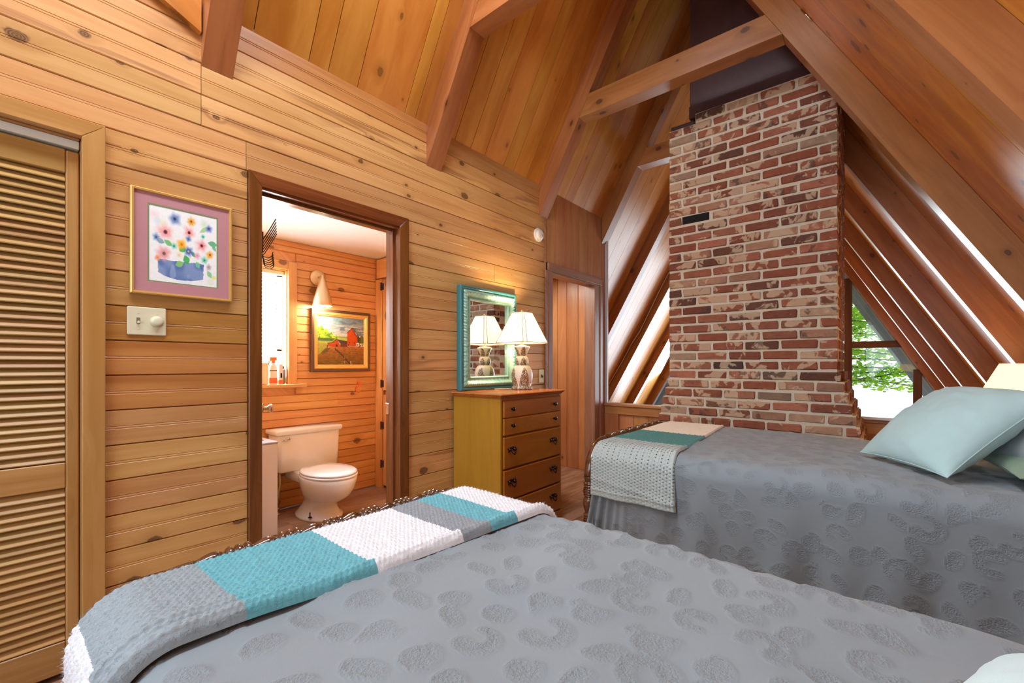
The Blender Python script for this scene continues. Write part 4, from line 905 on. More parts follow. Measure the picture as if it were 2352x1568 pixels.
# farm painting
def farm(u, v):
    n = fnoise(u, v, 30, 3); ns = fnoise(u*0.5, v*3, 20, 5)
    C = np.ones(u.shape+(3,))*np.array([120,140,146.])
    t_ = np.clip(v/0.42, 0, 1)[...,None]; C = np.array([106,134,146.])*(1-t_)+np.array([204,196,190.])*t_
    C = blend(C, sst(ns, .5, .72)*sst(v,.1,.2)*.8, (222,212,204)); C = blend(C, sst(fnoise(u*.6,v*3,13,11), .55, .75)*(u > .45)*.7, (84,104,124)); C = blend(C, sst(fnoise(u*.5,v*3,12,19), .55, .8)*(u < .5)*.5, (150,186,176))
    hill = .415-.02*np.sin(u*4)
    C = blend(C, (v > hill).astype(float), (176,178,92)); C = blend(C, sst(v, .41, .40+.03*(u > .4))*0+((v > hill)&(v < hill+.03))*.8, (120,164,60))
    C = blend(C, sst(v, .52, .58)*(u < .5), (158,148,64))
    tree_top = .20+.20*sst(u, 0, .42)+.03*np.sin(u*60)*(u < .4)
    C = blend(C, ((v > tree_top)&(v < .47)&(u < .42)).astype(float), (150,186,46)); C = blend(C, ((v > tree_top)&(v < .47)&(u < .42))*sst(fnoise(u,v,26,21),.45,.65), (96,140,40)); C = blend(C, ((v > tree_top)&(v < .46)&(u < .42))*sst(fnoise(u,v,30,27),.62,.75), (214,206,60))
    C = blend(C, sst(v,.435,.455)*(1-sst(v,.49,.53))*(u < .34-(v-.47)), (74,104,54)); C = blend(C, ((u > .91)&(v > .42-.06*np.sin((u-.9)*30))&(v < .53)).astype(float), (90,104,50))
    br_ = inpoly(u, v, [(0,.80),(.08,.74),(.2,.64),(.4,.60),(1,.585),(1,1),(0,1)])
    g = np.clip((v-.6)/.4, 0, 1)[...,None]; C = C*(1-br_[...,None])+br_[...,None]*(np.array([162,100,48.])*(1-g)+np.array([112,84,34.])*g)*(0.86+.28*fnoise(u,v*4,18,33)[...,None])
    C = blend(C, inpoly(u, v, [(.06,.76),(.16,.65),(.26,.66),(.2,.73),(.12,.77)])*.7, (84,72,40))
    C = blend(C, inpoly(u, v, [(.20,.545),(.29,.535),(.385,.46),(.47,.56),(.465,.625),(.20,.62)]), (176,70,34)); C = blend(C, inpoly(u, v, [(.385,.46),(.62,.495),(.62,.545),(.48,.56)]), (74,58,58))
    C = blend(C, inpoly(u, v, [(.475,.56),(.62,.545),(.62,.61),(.47,.625)]), (106,48,32)); C = blend(C, inpoly(u, v, [(.37,.575),(.41,.575),(.41,.62),(.37,.62)]), (60,32,24))
    C = blend(C, inpoly(u, v, [(.385,.452),(.392,.465),(.475,.57),(.465,.575)]), (206,190,176)); C = blend(C, inpoly(u, v, [(.195,.545),(.29,.532),(.385,.452),(.39,.466),(.295,.547),(.195,.556)]), (60,40,36))
    C = blend(C, inpoly(u, v, [(.62,.315),(.735,.20),(.85,.385),(.852,.59),(.62,.59)]), (190,74,20)); C = blend(C, inpoly(u, v, [(.735,.20),(.85,.385),(.85,.42),(.80,.37),(.735,.255)]), (150,50,34))
    C = blend(C, inpoly(u, v, [(.85,.36),(.92,.43),(.92,.52),(.852,.54)]), (72,58,40)); C = blend(C, inpoly(u, v, [(.735,.195),(.755,.205),(.925,.435),(.915,.44)]), (38,34,40)); C = blend(C, inpoly(u, v, [(.612,.315),(.735,.192),(.737,.208),(.62,.325)]), (50,32,34))
    for a_, b_, c_, d_ in ((.665,.51,.682,.535),(.775,.51,.792,.545),(.64,.565,.665,.59)): C = blend(C, inpoly(u, v, [(a_,b_),(c_,b_),(c_,d_),(a_,d_)]), (56,28,20))
    C = blend(C, inpoly(u, v, [(.62,.59),(.99,.594),(.99,.602),(.62,.602)]), (206,190,184))
    rk = inpoly(u, v, [(.82,.54),(.86,.515),(.93,.55),(.99,.565),(.99,.595),(.82,.595)]); C = blend(C, rk, (232,226,222)); C = blend(C, rk*sst(fnoise(u,v,58,41),.5,.56), (30,28,34))
    def line(C, p, q_, w, col):
        (x1,y1),(x2,y2) = p, q_; L = math.hypot(x2-x1, y2-y1); t_ = np.clip(((u-x1)*(x2-x1)+(v-y1)*(y2-y1))/L**2, 0, 1)
        return blend(C, sst(w-np.hypot(u-(x1+t_*(x2-x1)), v-(y1+t_*(y2-y1))), 0, w*.4), col)
    for p, q_, w, col in (((.19,.63),(.36,.68),.008,(178,126,80)),((.36,.68),(.50,.79),.012,(70,42,32)),((.50,.79),(.68,.985),.014,(58,36,28)),((.36,.66),(.50,.755),.007,(86,54,38)),((.50,.755),(.70,.96),.007,(96,60,40)),((.19,.60),(.19,.64),.009,(70,48,40)),((.36,.65),(.36,.70),.008,(80,54,42)),((.465,.73),(.465,.79),.008,(86,58,44)),((.565,.815),(.565,.87),.009,(150,120,96)),((.70,.935),(.705,.985),.012,(226,206,190)),((.56,.93),(.56,.96),.008,(196,160,110))): C = line(C, p, q_, w, col)
    C = blend(C, inpoly(u, v, [(.45,1),(.5,.965),(.6,.97),(.63,1)])*sst(n,.3,.6), (136,140,56))
    return C*(0.93+.14*fnoise(u, v, 50, 77)[...,None])
fp = thing('farm_painting', 'painting of red barns in gold and dark frame below the brass wall light', 'painting', (bx, 1.925, 1.04))
yA, yB, zA, zB = 1.660, 2.188, 1.040, 1.550
part('outer_frame', *frame_vf(yA, yB, zA, zB, [(0,0.002),(0,0.030),(0.006,0.036),(0.020,0.034),(0.024,0.028)], bx), plain('dark_frame', srgb(92,62,44), 0.4, nscale=40, namt=0.35), fp)
part('inner_frame', *frame_vf(yA, yB, zA, zB, [(0.023,0.031),(0.030,0.035),(0.042,0.032),(0.046,0.027),(0.052,0.026),(0.060,0.018)], bx), M['goldframe'], fp)
art_panel('canvas', yA+0.058, yB-0.058, zA+0.058, zB-0.058, bx+0.019, farm, fp, 190)
# orange hook
ho = thing('wall_hook', 'orange plastic hook on the pine wall right of the toilet', 'hook', (bx, 2.076, 0.906))
pth = [(bx+0.003,2.078,0.936),(bx+0.012,2.080,0.948),(bx+0.024,2.094,0.946),(bx+0.026,2.098,0.934),(bx+0.014,2.088,0.918),(bx+0.006,2.072,0.908),(bx+0.004,2.062,0.888),(bx+0.010,2.064,0.868),(bx+0.024,2.080,0.862),(bx+0.030,2.092,0.872)]
M['orange'] = plain('orange_plastic', srgb(236,104,52), 0.35, nscale=20, namt=0.03)
part('hook', *tube_vf(pth, 0.006, 10), M['orange'], ho, True)
# black hook rack on the door
hr = thing('hook_rack', 'black iron hook rack on the open bathroom door', 'hook rack', hinge+dd*0.45+Vector((0,0,1.75)))
zr = 1.76
pl = []
for s in (0.26, 0.67):
    for o_ in (0.001, 0.006):
        for z_ in (zr-0.014, zr+0.014): pl.append(hinge+dd*s+dn*o_+Vector((0,0,z_)))
part('plate', pl, [(0,1,3,2),(4,6,7,5),(0,4,5,1),(2,3,7,6),(0,2,6,4),(1,5,7,3)], M['black'], hr)
for i in range(6):
    p = hinge+dd*(0.645-0.062*i)
    A = lambda o_, z_, q=0.0: p+dn*o_+dd*q+Vector((0,0,zr+z_))
    part('prong', *tube_vf([A(0.007,0.012), A(0.016,0.02), A(0.05,0.085), A(0.082,0.150)], 0.0026, 8), M['black'], hr, True)
    part('hook', *tube_vf([A(0.007,-0.012), A(0.012,-0.045), A(0.022,-0.066), A(0.045,-0.072), A(0.062,-0.06), A(0.068,-0.035)], 0.0026, 8), M['black'], hr, True)
for s in (0.3, 0.6): part('strap', *cham(tuple(np.minimum(hinge+dd*s+dn*0.001, hinge+dd*s+dn*0.004)-np.array([0.006,0.006,0])+np.array([0,0,1.77])), tuple(np.maximum(hinge+dd*s+dn*0.001, hinge+dd*s+dn*0.004)+np.array([0.006,0.006,1.90])), 0.001), M['black'], hr)
# things on the window sill
wy = 0.951
sb_ = thing('spray_bottle', 'white spray bottle with orange trigger on the bathroom sill', 'bottle', (bx+0.03, 1.372, wy))
sx0, sy0 = bx+0.035, 1.372
part('body', *lathe_vf([(0.026,0.001),(0.028,0.006),(0.028,0.10),(0.026,0.13),(0.013,0.152),(0.012,0.160)], (sx0,sy0,wy), 24), plain('white_bottle', srgb(240,232,222), 0.3, nscale=10, namt=0.02), sb_, True)
part('label_band', *lathe_vf([(0.0284,0.010),(0.0286,0.012),(0.0286,0.048),(0.0284,0.050)], (sx0,sy0,wy), 24, cap=False), M['orange'], sb_, True)
part('label_line', *lathe_vf([(0.0284,0.100),(0.0287,0.101),(0.0287,0.105),(0.0284,0.106)], (sx0,sy0,wy), 24, cap=False), M['black'], sb_, True)
mb = MB().put(*lathe_vf([(0.014,0.1602),(0.014,0.178),(0.010,0.182)], (sx0,sy0,wy), 16)).cbox((sx0-0.012,sy0-0.028,wy+0.178),(sx0+0.012,sy0+0.024,wy+0.205),0.005).put(*tube_vf([(sx0,sy0-0.018,wy+0.18),(sx0,sy0-0.03,wy+0.165),(sx0,sy0-0.032,wy+0.145)],0.005,8))
mb.build('trigger_head', M['orange'], sb_)
bt = thing('carton', 'slim pale carton with orange base and dark mark on bathroom sill', 'box', (bx+0.03, 1.42, wy))
part('carton', *cham((bx+0.02,1.407,wy+0.001),(bx+0.055,1.433,wy+0.150),0.002), plain('carton', srgb(244,232,220), 0.6, nscale=10, namt=0.03), bt)
part('base_band', *cham((bx+0.0195,1.4065,wy+0.004),(bx+0.0555,1.4335,wy+0.034),0.001), M['orange'], bt)
part('mark', *cham((bx+0.0551,1.416,wy+0.05),(bx+0.0562,1.428,wy+0.085),0.0003), M['black'], bt)
bt2 = thing('bottle', 'dark plastic bottle against the window jamb on bathroom sill', 'bottle', (bx-0.01, 1.452, wy))
part('body', *rbox((bx-0.03,1.442,wy+0.001),(bx+0.012,1.475,wy+0.115), 0.012), plain('grey_bottle', srgb(110,100,98), 0.3, nscale=10, namt=0.1), bt2, True)
part('cap', *lathe_vf([(0.010,0.1155),(0.010,0.135),(0.007,0.138)], (bx-0.009,1.4585,wy), 14), M['black'], bt2, True)
tb = thing('plastic_box', 'cream plastic box on the left of the bathroom sill', 'box', (bx+0.01, 1.27, wy))
part('body', *cham((bx-0.04,1.18,wy+0.001),(bx+0.05,1.335,wy+0.155),0.006), plain('cream_plastic', srgb(246,228,190), 0.5, nscale=10, namt=0.02), tb)
part('lid', *cham((bx-0.042,1.178,wy+0.1555),(bx+0.052,1.337,wy+0.166),0.004), plain('cream_lid', srgb(240,232,214), 0.5, nscale=10, namt=0.02), tb)
# ================================================================== BEDS
class Prof:
    """cross-section of a made bed: hang, rounded edge, top, rounded edge, hang (w = arc length from the near hem)"""
    def __init__(s, y0, y1, zt, r, zb): s.y0, s.y1, s.zt, s.r, s.zb = y0, y1, zt, r, zb; s.h = zt-r-zb; s.a = PI*r/2; s.f = y1-y0-2*r; s.L = 2*s.h+2*s.a+s.f
    def at(s, w):
        w = np.asarray(w, float); y = np.empty_like(w); z = np.empty_like(w); ny = np.empty_like(w); nz = np.empty_like(w)
        b = [0, s.h, s.h+s.a, s.h+s.a+s.f, s.h+2*s.a+s.f]
        m = w < b[1]; y[m] = s.y0; z[m] = s.zb+w[m]; ny[m] = -1; nz[m] = 0
        m = (w >= b[1]) & (w < b[2]); t = (w[m]-b[1])/s.r; y[m] = s.y0+s.r-s.r*np.cos(t); z[m] = s.zt-s.r+s.r*np.sin(t); ny[m] = -np.cos(t); nz[m] = np.sin(t)
        m = (w >= b[2]) & (w < b[3]); y[m] = s.y0+s.r+(w[m]-b[2]); z[m] = s.zt; ny[m] = 0; nz[m] = 1
        m = (w >= b[3]) & (w < b[4]); t = (w[m]-b[3])/s.r; y[m] = s.y1-s.r+s.r*np.sin(t); z[m] = s.zt-s.r+s.r*np.cos(t); ny[m] = np.sin(t); nz[m] = np.cos(t)
        m = w >= b[4]; y[m] = s.y1; z[m] = s.zt-s.r-(w[m]-b[4]); ny[m] = 1; nz[m] = 0
        return y, z, ny, nz
    def w_of_y(s, y): return s.h+s.a+(y-s.y0-s.r)
def motif_field(X, Wg, seed):
    """raised paisley motifs on the (x, w) sheet; returns field 0..1 and rim"""
    rg = np.random.default_rng(seed); Fd = np.zeros(X.shape); Rm = np.zeros(X.shape)
    x0, x1, w0, w1 = X.min(), X.max(), Wg.min(), Wg.max(); nx, nw = X.shape; dx = (x1-x0)/(nx-1); dw = (w1-w0)/(nw-1); sp = 0.098
    for i in range(int((x1-x0)/sp)+2):
        for j in range(int((w1-w0)/(sp*0.86))+2):
            cx = x0+(i+(0.5 if j % 2 else 0))*sp+rg.uniform(-.016,.016); cw = w0+j*sp*0.86+rg.uniform(-.016,.016)
            kind = rg.integers(0, 4); a = rg.uniform(0, 2*PI); s_ = rg.uniform(.8, 1.12)
            if kind == 0: C = [(0.030*math.cos(t)*1.0-0.0+0.03*t*0.35, 0.026*math.sin(t)*0.6, 0.026*(1-t/3.2)+0.004) for t in np.linspace(0, 2.6, 9)]
            elif kind == 1: C = [(0.030*math.cos(t), 0.030*math.sin(t), 0.009+0.010*(1-t/4.2)) for t in np.linspace(0, 4.0, 12)]
            elif kind == 2: C = [(0.034*t, 0.008*math.sin(t*2.5), 0.023*(1-t*t*0.8)) for t in np.linspace(-1, 1, 11)]
            else: C = [(0.018*t+0.02*t*t, 0.030*t*t*0.9, 0.027*(1-t)**0.8+0.004) for t in np.linspace(0, 1.0, 9)]+[(-0.034, 0.02, 0.008), (-0.026, 0.032, 0.006)]
            i0 = max(0, int((cx-0.085-x0)/dx)); i1 = min(nx, int((cx+0.085-x0)/dx)+1); j0 = max(0, int((cw-0.085-w0)/dw)); j1 = min(nw, int((cw+0.085-w0)/dw)+1)
            if i1 <= i0 or j1 <= j0: continue
            xx = X[i0:i1, j0:j1]-cx; ww = Wg[i0:i1, j0:j1]-cw; px = (xx*math.cos(a)+ww*math.sin(a))/s_; py = (-xx*math.sin(a)+ww*math.cos(a))/s_
            sd = np.max([r_*0.84-np.hypot(px-a_, py-b_) for a_, b_, r_ in C], axis=0)
            Fd[i0:i1, j0:j1] = np.maximum(Fd[i0:i1, j0:j1], sst(sd, -0.005, 0.004)); Rm[i0:i1, j0:j1] = np.maximum(Rm[i0:i1, j0:j1], sst(sd, -0.006, 0.001)*(1-sst(sd, 0.001, 0.008)))
    return Fd, Rm
def gnoise(x, y, s, seed): return fnoise((x*s) % 60/60, (y*s) % 60/60, 60, seed)
def cloth_mat(name, col, motif=False, nscale=700.0):
    t = NT(name); ov, q = t.obj(); n = t.noise(ov, nscale, 2.0, 0.6); n2 = t.noise(ov, 4.0, 2.0)
    h = t.math('MULTIPLY', n, 0.25); c = t.mix(n2, tuple(v*0.94 for v in col), tuple(v*1.05 for v in col))
    if motif:
        at = t.new('ShaderNodeAttribute'); at.attribute_name = 'motif'; nm = t.noise(ov, 210.0, 2.0, 0.6)
        h = t.math('MULTIPLY_ADD', t.math('MULTIPLY', at.outputs['Fac'], nm), 3.8, h); ar = t.new('ShaderNodeAttribute'); ar.attribute_name = 'rim'; h = t.math('MULTIPLY_ADD', ar.outputs['Fac'], 0.35, h); c = t.mix(t.math('MULTIPLY', at.outputs['Fac'], 0.17), c, tuple(v*0.78 for v in col))
    t.bsdf(c, 0.92, 0.0, t.bump(h, 0.0016, 0.8), 0.15, Sheen_Weight=0.25, Sheen_Roughness=0.5); return t.m
M['cover'] = cloth_mat('grey_coverlet', srgb(134,146,152), True)
def coverlet(name, label, B, x0, x1, step, folds, seed, group):
    nx = int((x1-x0)/step); nw = int(B.L/step); xs = np.linspace(x0, x1, nx); ws = np.linspace(0, B.L, nw)
    X, Wg = np.meshgrid(xs, ws, indexing='ij'); y, z, ny, nz = B.at(ws)
    Fd, Rm = motif_field(X, Wg, seed)
    fine = gnoise(X, Wg, 190.0, seed+5)
    off = Fd*(0.0008+0.0012*fine)+Rm*0.0021
    hang = np.clip((B.zt-B.r-z)/(B.zt-B.r-B.zb), 0, 1)*(np.abs(ny) > .99); H = np.broadcast_to(hang[None], X.shape)
    near = (ws < B.L/2)[None]
    fold = (np.sin(X*2*PI/0.31+1.3+0.6*np.sin(X*7))*0.6+0.4*np.sin(X*2*PI/0.17+H*1.2)+0.5*gnoise(X, Wg*0.3, 5.0, seed+3))*H**1.2
    off = off+folds*fold
    corner = np.exp(-((X-x0)/0.13)**2)*np.clip(H*1.6, 0, 1)*near
    off = off+corner*(0.026*np.sin((X-x0)*2*PI/0.042+H*1.2)+0.02*H)
    top = np.clip(nz, 0, 1)[None]
    wr = (gnoise(X*0.7+Wg*0.5, Wg-X*0.4, 9.0, seed+11)-.5)*0.010+(gnoise(X, Wg, 3.0, seed+12)-.5)*0.016
    off = off+top*wr
    e_ = np.exp(-((Wg-(B.h+1.5*B.a+B.f))/0.06)**2)*np.exp(-((X-(x0+0.55))/0.35)**2)
    off = off+e_*(gnoise(X*1.3+Wg, Wg*0.5-X*0.2, 26.0, seed+21)-.4)*0.017*top
    P = np.stack([X-corner*H*(0.05 if folds > 0.02 else 0.0), y[None]+ny[None]*off, z[None]+nz[None]*off], -1)
    # foot end hangs straight down inside the footboard
    nf = 10; E_ = np.repeat(P[:1], nf, 0).copy(); tt = np.linspace(1, 0, nf, endpoint=False)[:, None]
    E_[:, :, 2] = E_[:, :, 2]*(1-tt)+np.minimum(E_[:, :, 2], B.zb+0.02)*tt; E_[:, :, 0] -= 0.0
    P = np.concatenate([E_, P], 0); Fa = np.concatenate([np.zeros((nf, nw)), Fd], 0); Ra = np.concatenate([np.zeros((nf, nw)), Rm], 0)
    o = grid_obj(name, P, M['cover'], None, attr={'motif': Fa, 'rim': Ra}, flip=True)
    tag(o, label, 'bedspread', group); return o
def rail_r(s):
    u = s % 0.118
    if u < 0.057: f_ = (u % 0.019)/0.019; return 0.0095+0.0098*math.sqrt(max(0, math.sin(PI*f_)))
    v = (u-0.057)/0.061; return 0.0095+0.0080*math.sin(PI*v**1.35)
def post_r(z):
    u = (0.60-z) % 0.165
    if u < 0.012: return 0.025
    if u < 0.024: return 0.018+0.007*math.sin(PI*(u-0.012)/0.012)
    if u < 0.036: return 0.018+0.006*math.sin(PI*(u-0.024)/0.012)
    if u < 0.125: return 0.0165+0.0085*math.sin(PI*((u-0.036)/0.089)**0.7)
    return 0.018+0.006*abs(math.sin(PI*(u-0.125)/0.0135))
def bed(name, label, B, x0, x1, zr, ya, yb, k_=1.0):
    b = thing(name, label, 'bed', ((x0+x1)/2, (ya+yb)/2, 0), 'spool-turned beds')
    R = 0.18
    n = int((yb-ya-2*R)/0.0022); ys = np.linspace(ya+R, yb-R, n)
    part('top_rail', *tube_vf([(x0, y_, zr) for y_ in ys], [rail_r(y_-ya)*k_ for y_ in ys], 14), M['bedwood'], b, True)
    for s, yc, yp in ((-1, ya+R, ya), (1, yb-R, yb)):
        pth = [(x0, yc+s*R*math.sin(t), zr-R+R*math.cos(t)) for t in np.linspace(0.0, PI/2, 18)]
        part('corner_bend', *tube_vf(pth, [(0.0105+0.010*min(1, k/7))*k_ for k in range(18)], 14), M['bedwood'], b, True)
        zs = np.linspace(zr-R-0.0005, 0.0, 260); part('post', *tube_vf([(x0, yp, z_) for z_ in zs], [(post_r(z_) if z_ > 0.12 else 0.016+0.006*z_/0.12)*k_ for z_ in zs], 14), M['bedwood'], b, True)
    for z_ in (0.30, 0.50): part('cross_rail', *tube_vf([(x0, y_, z_) for y_ in np.linspace(ya+0.02, yb-0.02, 3)], 0.015, 10), M['bedwood'], b, True)
    for y_ in np.linspace(ya+0.12, yb-0.12, 6):
        zs = np.linspace(0.30, zr-0.012, 60); part('spindle', *tube_vf([(x0, y_, z_) for z_ in zs], [0.009+0.005*abs(math.sin(z_*60)) for z_ in zs], 8), M['bedwood'], b, True)
    part('mattress', *cham((x0+0.06, B.y0+0.02, 0.40), (x1-0.02, B.y1-0.02, B.zt-0.024), 0.05), M['white'], b)
    part('box_spring', *cham((x0+0.06, B.y0+0.03, 0.16), (x1-0.02, B.y1-0.03, 0.399), 0.02), M['white'], b)
    for y_ in (B.y0+0.08, B.y1-0.08): part('leg', *box_vf((x1-0.10, y_-0.03, 0.0), (x1-0.04, y_+0.03, 0.1595)), M['bedwood'], b)
    return b
B1 = Prof(0.115, 1.135, 0.652, 0.085, 0.10); B2 = Prof(2.02, 3.215, 0.680, 0.09, 0.04)
bed('bed', 'near twin bed with spool-turned footboard, cut off at the bottom of the photo', B1, 1.0, 3.02, 0.649, 0.125, 1.20, 1.15)
bed('bed', 'far twin bed with spool-turned footboard in front of the chimney', B2, 1.0, 2.98, 0.684, 2.062, 3.19, 1.42)
coverlet('bedspread', 'grey paisley-embossed bedspread on the near bed', B1, 1.045, 3.03, 0.0050, 0.010, 21, 'grey bedspreads')
coverlet('bedspread', 'grey paisley-embossed bedspread on the far bed, its side hanging in folds', B2, 1.045, 3.0, 0.0062, 0.026, 33, 'grey bedspreads')
# ---- knitted throws
def yarn(name, col, rough=0.95):
    t = NT(name); ov, q = t.obj(); n = t.noise(ov, 420.0, 3.0, 0.7); n2 = t.noise(ov, 60.0, 2.0)
    c = t.mix(n2, tuple(v*0.86 for v in col), tuple(min(1, v*1.1) for v in col)); t.bsdf(c, rough, 0.0, t.bump(n, 0.0012, 0.9), 0.1, Sheen_Weight=0.4, Sheen_Roughness=0.4); return t.m
def throw(name, label, B, wa, wb, xl, xr, th, bands, kind, step, group, lift=0.0):
    root = thing(name, label, 'throw', (float(np.mean([xl(0.5), xr(0.5)])), (B.y0+B.y1)/2, B.zt), group)
    nw = int((wb-wa)/step); ws = np.linspace(wa, wb, nw); wid = xr(0.5)-xl(0.5); na = int(wid/step)
    A, Wg = np.meshgrid(np.linspace(0, 1, na), ws, indexing='ij'); T = (Wg-wa)/(wb-wa)
    XL, XR = xl(T), xr(T); X = XL+(XR-XL)*A; S = (XR-XL)*A
    y, z, ny, nz = B.at(ws)
    if kind == 'chunky':
        q_ = 0.0086; p_ = 0.0125; row = np.floor(S/q_); ph = PI*(row % 2)
        h = np.abs(np.cos(PI*S/q_+PI/2))**0.6*(0.35+0.65*np.abs(np.cos(PI*Wg/p_+ph/2+0.25*np.sin(PI*S/q_))))
        h = h*0.0056*(0.7+0.6*gnoise(S, Wg, 75, 3))+0.002*gnoise(S, Wg, 130, 7); hole = None
        hem = np.exp(-((S-(XR-XL)+0.018)/0.012)**2)*0.010+0.012*np.exp(-((S-(XR-XL)+0.058)/0.012)**2)*(1-sst(T, .25, .5))
    else:
        q_ = 0.0155; p_ = 0.0155; row = np.floor(S/q_); ph = PI*(row % 2)
        fx = np.abs(np.sin(PI*S/q_)); fw = np.abs(np.sin(PI*Wg/p_+ph/2)); h = 0.0030*fx**0.5*(0.4+0.6*fw)+0.001*gnoise(S, Wg, 140, 9)
        hole = (fx > 0.85) & (fw < 0.28) & (Wg-wa > 0.035); h = h*1.3; hem = 0.003*np.exp(-((Wg-wa-0.034)/0.006)**2)+0.0045*np.exp(-((S-(XR-XL)+0.006)/0.006)**2)
    edge = np.minimum(np.minimum(S, XR-XL-S), np.minimum(Wg-wa, wb-Wg)); rnd = np.sqrt(np.clip(1-(1-np.clip(edge/(th*1.1), 0, 1))**2, 0, 1))
    drape = (gnoise(X, Wg, 4.5, 5)-.5)*0.010*np.clip(nz, 0, 1)[None]
    off = 0.0035+(th+h+hem)*rnd+np.maximum(drape, -0.002)+lift
    hang = ((np.abs(ny) > 0.999) & (ws < B.L/2)).astype(float)[None]*np.clip((B.zt-B.r-z)/0.3, 0, 1)[None]
    off = off+hang*(0.012*np.sin(X*2*PI/0.23+0.5)+0.016)
    if kind != 'chunky': off = off+hang*0.010*np.exp(-((B.zt-z[None]-0.16-(0.06*A))/0.012)**2)
    P = np.stack([X, y[None]+ny[None]*off, z[None]+nz[None]*off], -1)
    for w0, w1, mat, holes in bands:
        j0 = max(0, int(np.searchsorted(ws, w0))-1); j1 = min(nw, int(np.searchsorted(ws, w1))+0)
        if j1-j0 < 3: continue
        keep = None
        if hole is not None and holes: keep = ~hole[:-1, j0:j1-1]
        grid_obj('knit_band', P[:, j0:j1], mat, root, flip=True, keep=keep)
        if kind == 'chunky':
            nh = 900+int(9000*(min(w1, wb)-w0)); ii = RNG.integers(1, na-1, nh); jj = RNG.integers(j0, max(j0+1, j1-1), nh)
            edge_ = RNG.random(nh) < 0.3; ii = np.where(edge_, RNG.choice([1, 2, na-3, na-2], nh), ii)
            p0 = P[ii, jj]; nv = np.stack([np.zeros(nh), ny[jj], nz[jj]], -1); dr_ = nv*0.8+RNG.normal(0, .6, (nh, 3)); dr_ /= np.linalg.norm(dr_, axis=1)[:, None]
            sd_ = np.cross(dr_, RNG.normal(0, 1, (nh, 3))); sd_ /= np.linalg.norm(sd_, axis=1)[:, None]; ln_ = RNG.uniform(.004, .010, nh)[:, None]
            tri = np.stack([p0-sd_*0.00022, p0+sd_*0.00022, p0+dr_*ln_], 1).reshape(-1, 3)
            fz = part('fuzz', tri, [(3*k, 3*k+1, 3*k+2) for k in range(nh)], mat, root); fz['kind'] = 'stuff'
    return root
Yw = yarn('yarn_white', srgb(232,236,240)); Yt = yarn('yarn_teal', srgb(110,180,192)); Yg = yarn('yarn_grey', srgb(152,166,172)); Yd = yarn('yarn_dark_grey', srgb(150,158,164))
w1 = B1.w_of_y; wl0 = B1.h+B1.a-0.42
throw('knit_throw', 'chunky knitted throw with teal, white and grey squares on the near bed', B1, wl0, w1(1.135)+0.065, lambda t: 1.022+0.035*t, lambda t: 1.318+0.10*np.clip(t, 0, 1)**1.6, 0.013,
      [(0, w1(0.115)+0.0, Yw, 0), (w1(0.115), w1(0.292), Yg, 0), (w1(0.292), w1(0.540), Yt, 0), (w1(0.540), w1(0.772), Yw, 0), (w1(0.772), w1(0.868), Yd, 0), (w1(0.868), w1(0.968), Yt, 0), (w1(0.968), w1(1.135)+0.03, Yw, 0), (w1(1.135)+0.03, 9, Yd, 0)], 'chunky', 0.0024, 'knitted throws')
Zc = yarn('yarn_cream', srgb(240,226,204)); Zt = yarn('yarn_deep_teal', srgb(50,128,124)); Zg = yarn('yarn_pale_grey', srgb(178,192,190))
w2 = B2.w_of_y
throw('knit_throw', 'open-stitch crocheted throw, cream, deep teal and pale grey, on the far bed', B2, B2.h-0.165, w2(3.215)+0.03, lambda t: 1.035+0*t, lambda t: 1.475-0.085*t, 0.007,
      [(0, w2(2.25), Zg, 1), (w2(2.25), w2(2.63), Zt, 0), (w2(2.63), w2(3.16), Zc, 0), (w2(3.16), 9, Zg, 0)], 'open', 0.0031, 'knitted throws')
# ---- pillows
def pillow(name, label, c, e1, e2, w, h, t, mat, seed, group=None, pinch=0.07, pw=0.55):
    """e1, e2 span the pillow; corners pinched, middle full; a seam cord runs round the edge"""
    e1 = Vector(e1).normalized(); e2 = Vector(e2); e2 = (e2-e1*e2.dot(e1)).normalized(); en = e1.cross(e2); c = Vector(c)
    root = thing(name, label, 'pillow', c, group); n = 56
    th_ = np.linspace(-PI/2, PI/2, n); g = np.sin(th_); U, V_ = np.meshgrid(g, g, indexing='ij')
    f = (np.clip(1-np.abs(U)**2.2, 0, 1)*np.clip(1-np.abs(V_)**2.2, 0, 1))**pw
    u2 = U*(1-pinch*(1-V_**2)*np.abs(U)**3); v2 = V_*(1-pinch*(1-U**2)*np.abs(V_)**3)
    cr = np.abs(U*V_)**3
    wr = (gnoise(U*0.6+V_*0.2+3, V_*1.2+5, 7.0, seed)-.5)*0.012+(gnoise(U*2+4, V_*0.7+3, 9.0, seed+2)-.5)*0.006
    e1a, e2a, ena, ca = (np.array(v) for v in (e1, e2, en, c))
    def face(sgn):
        hh = sgn*(t/2*f*(1+0.0*U)+wr*np.sqrt(f)*0.8)
        return ca+e1a*(u2*w/2)[..., None]+e2a*(v2*h/2)[..., None]+ena*hh[..., None]
    A = face(1); Bk = face(-1)
    P1 = A; I = n
    grid_obj('front', P1, mat, root); grid_obj('back', Bk, mat, root, flip=True)
    k = [(i, 0) for i in range(n)]+[(n-1, j) for j in range(1, n)]+[(i, n-1) for i in range(n-2, -1, -1)]+[(0, j) for j in range(n-2, 0, -1)]
    path = [tuple(A[i, j]) for i, j in k]+[tuple(A[0, 0])]
    part('seam_cord', *tube_vf(path, 0.0022, 6, cap=False), mat, root, True)
    return root
M['mint'] = cloth_mat('mint_linen', srgb(178,212,214)); M['greypillow'] = cloth_mat('grey_sham', srgb(150,160,164)); M['green'] = cloth_mat('sage_sheet', srgb(128,156,132)); M['mint_overlit'] = cloth_mat('mint_linen_overlit', srgb(196,222,224))  # near pillow: same mint linen, lightened to look overexposed
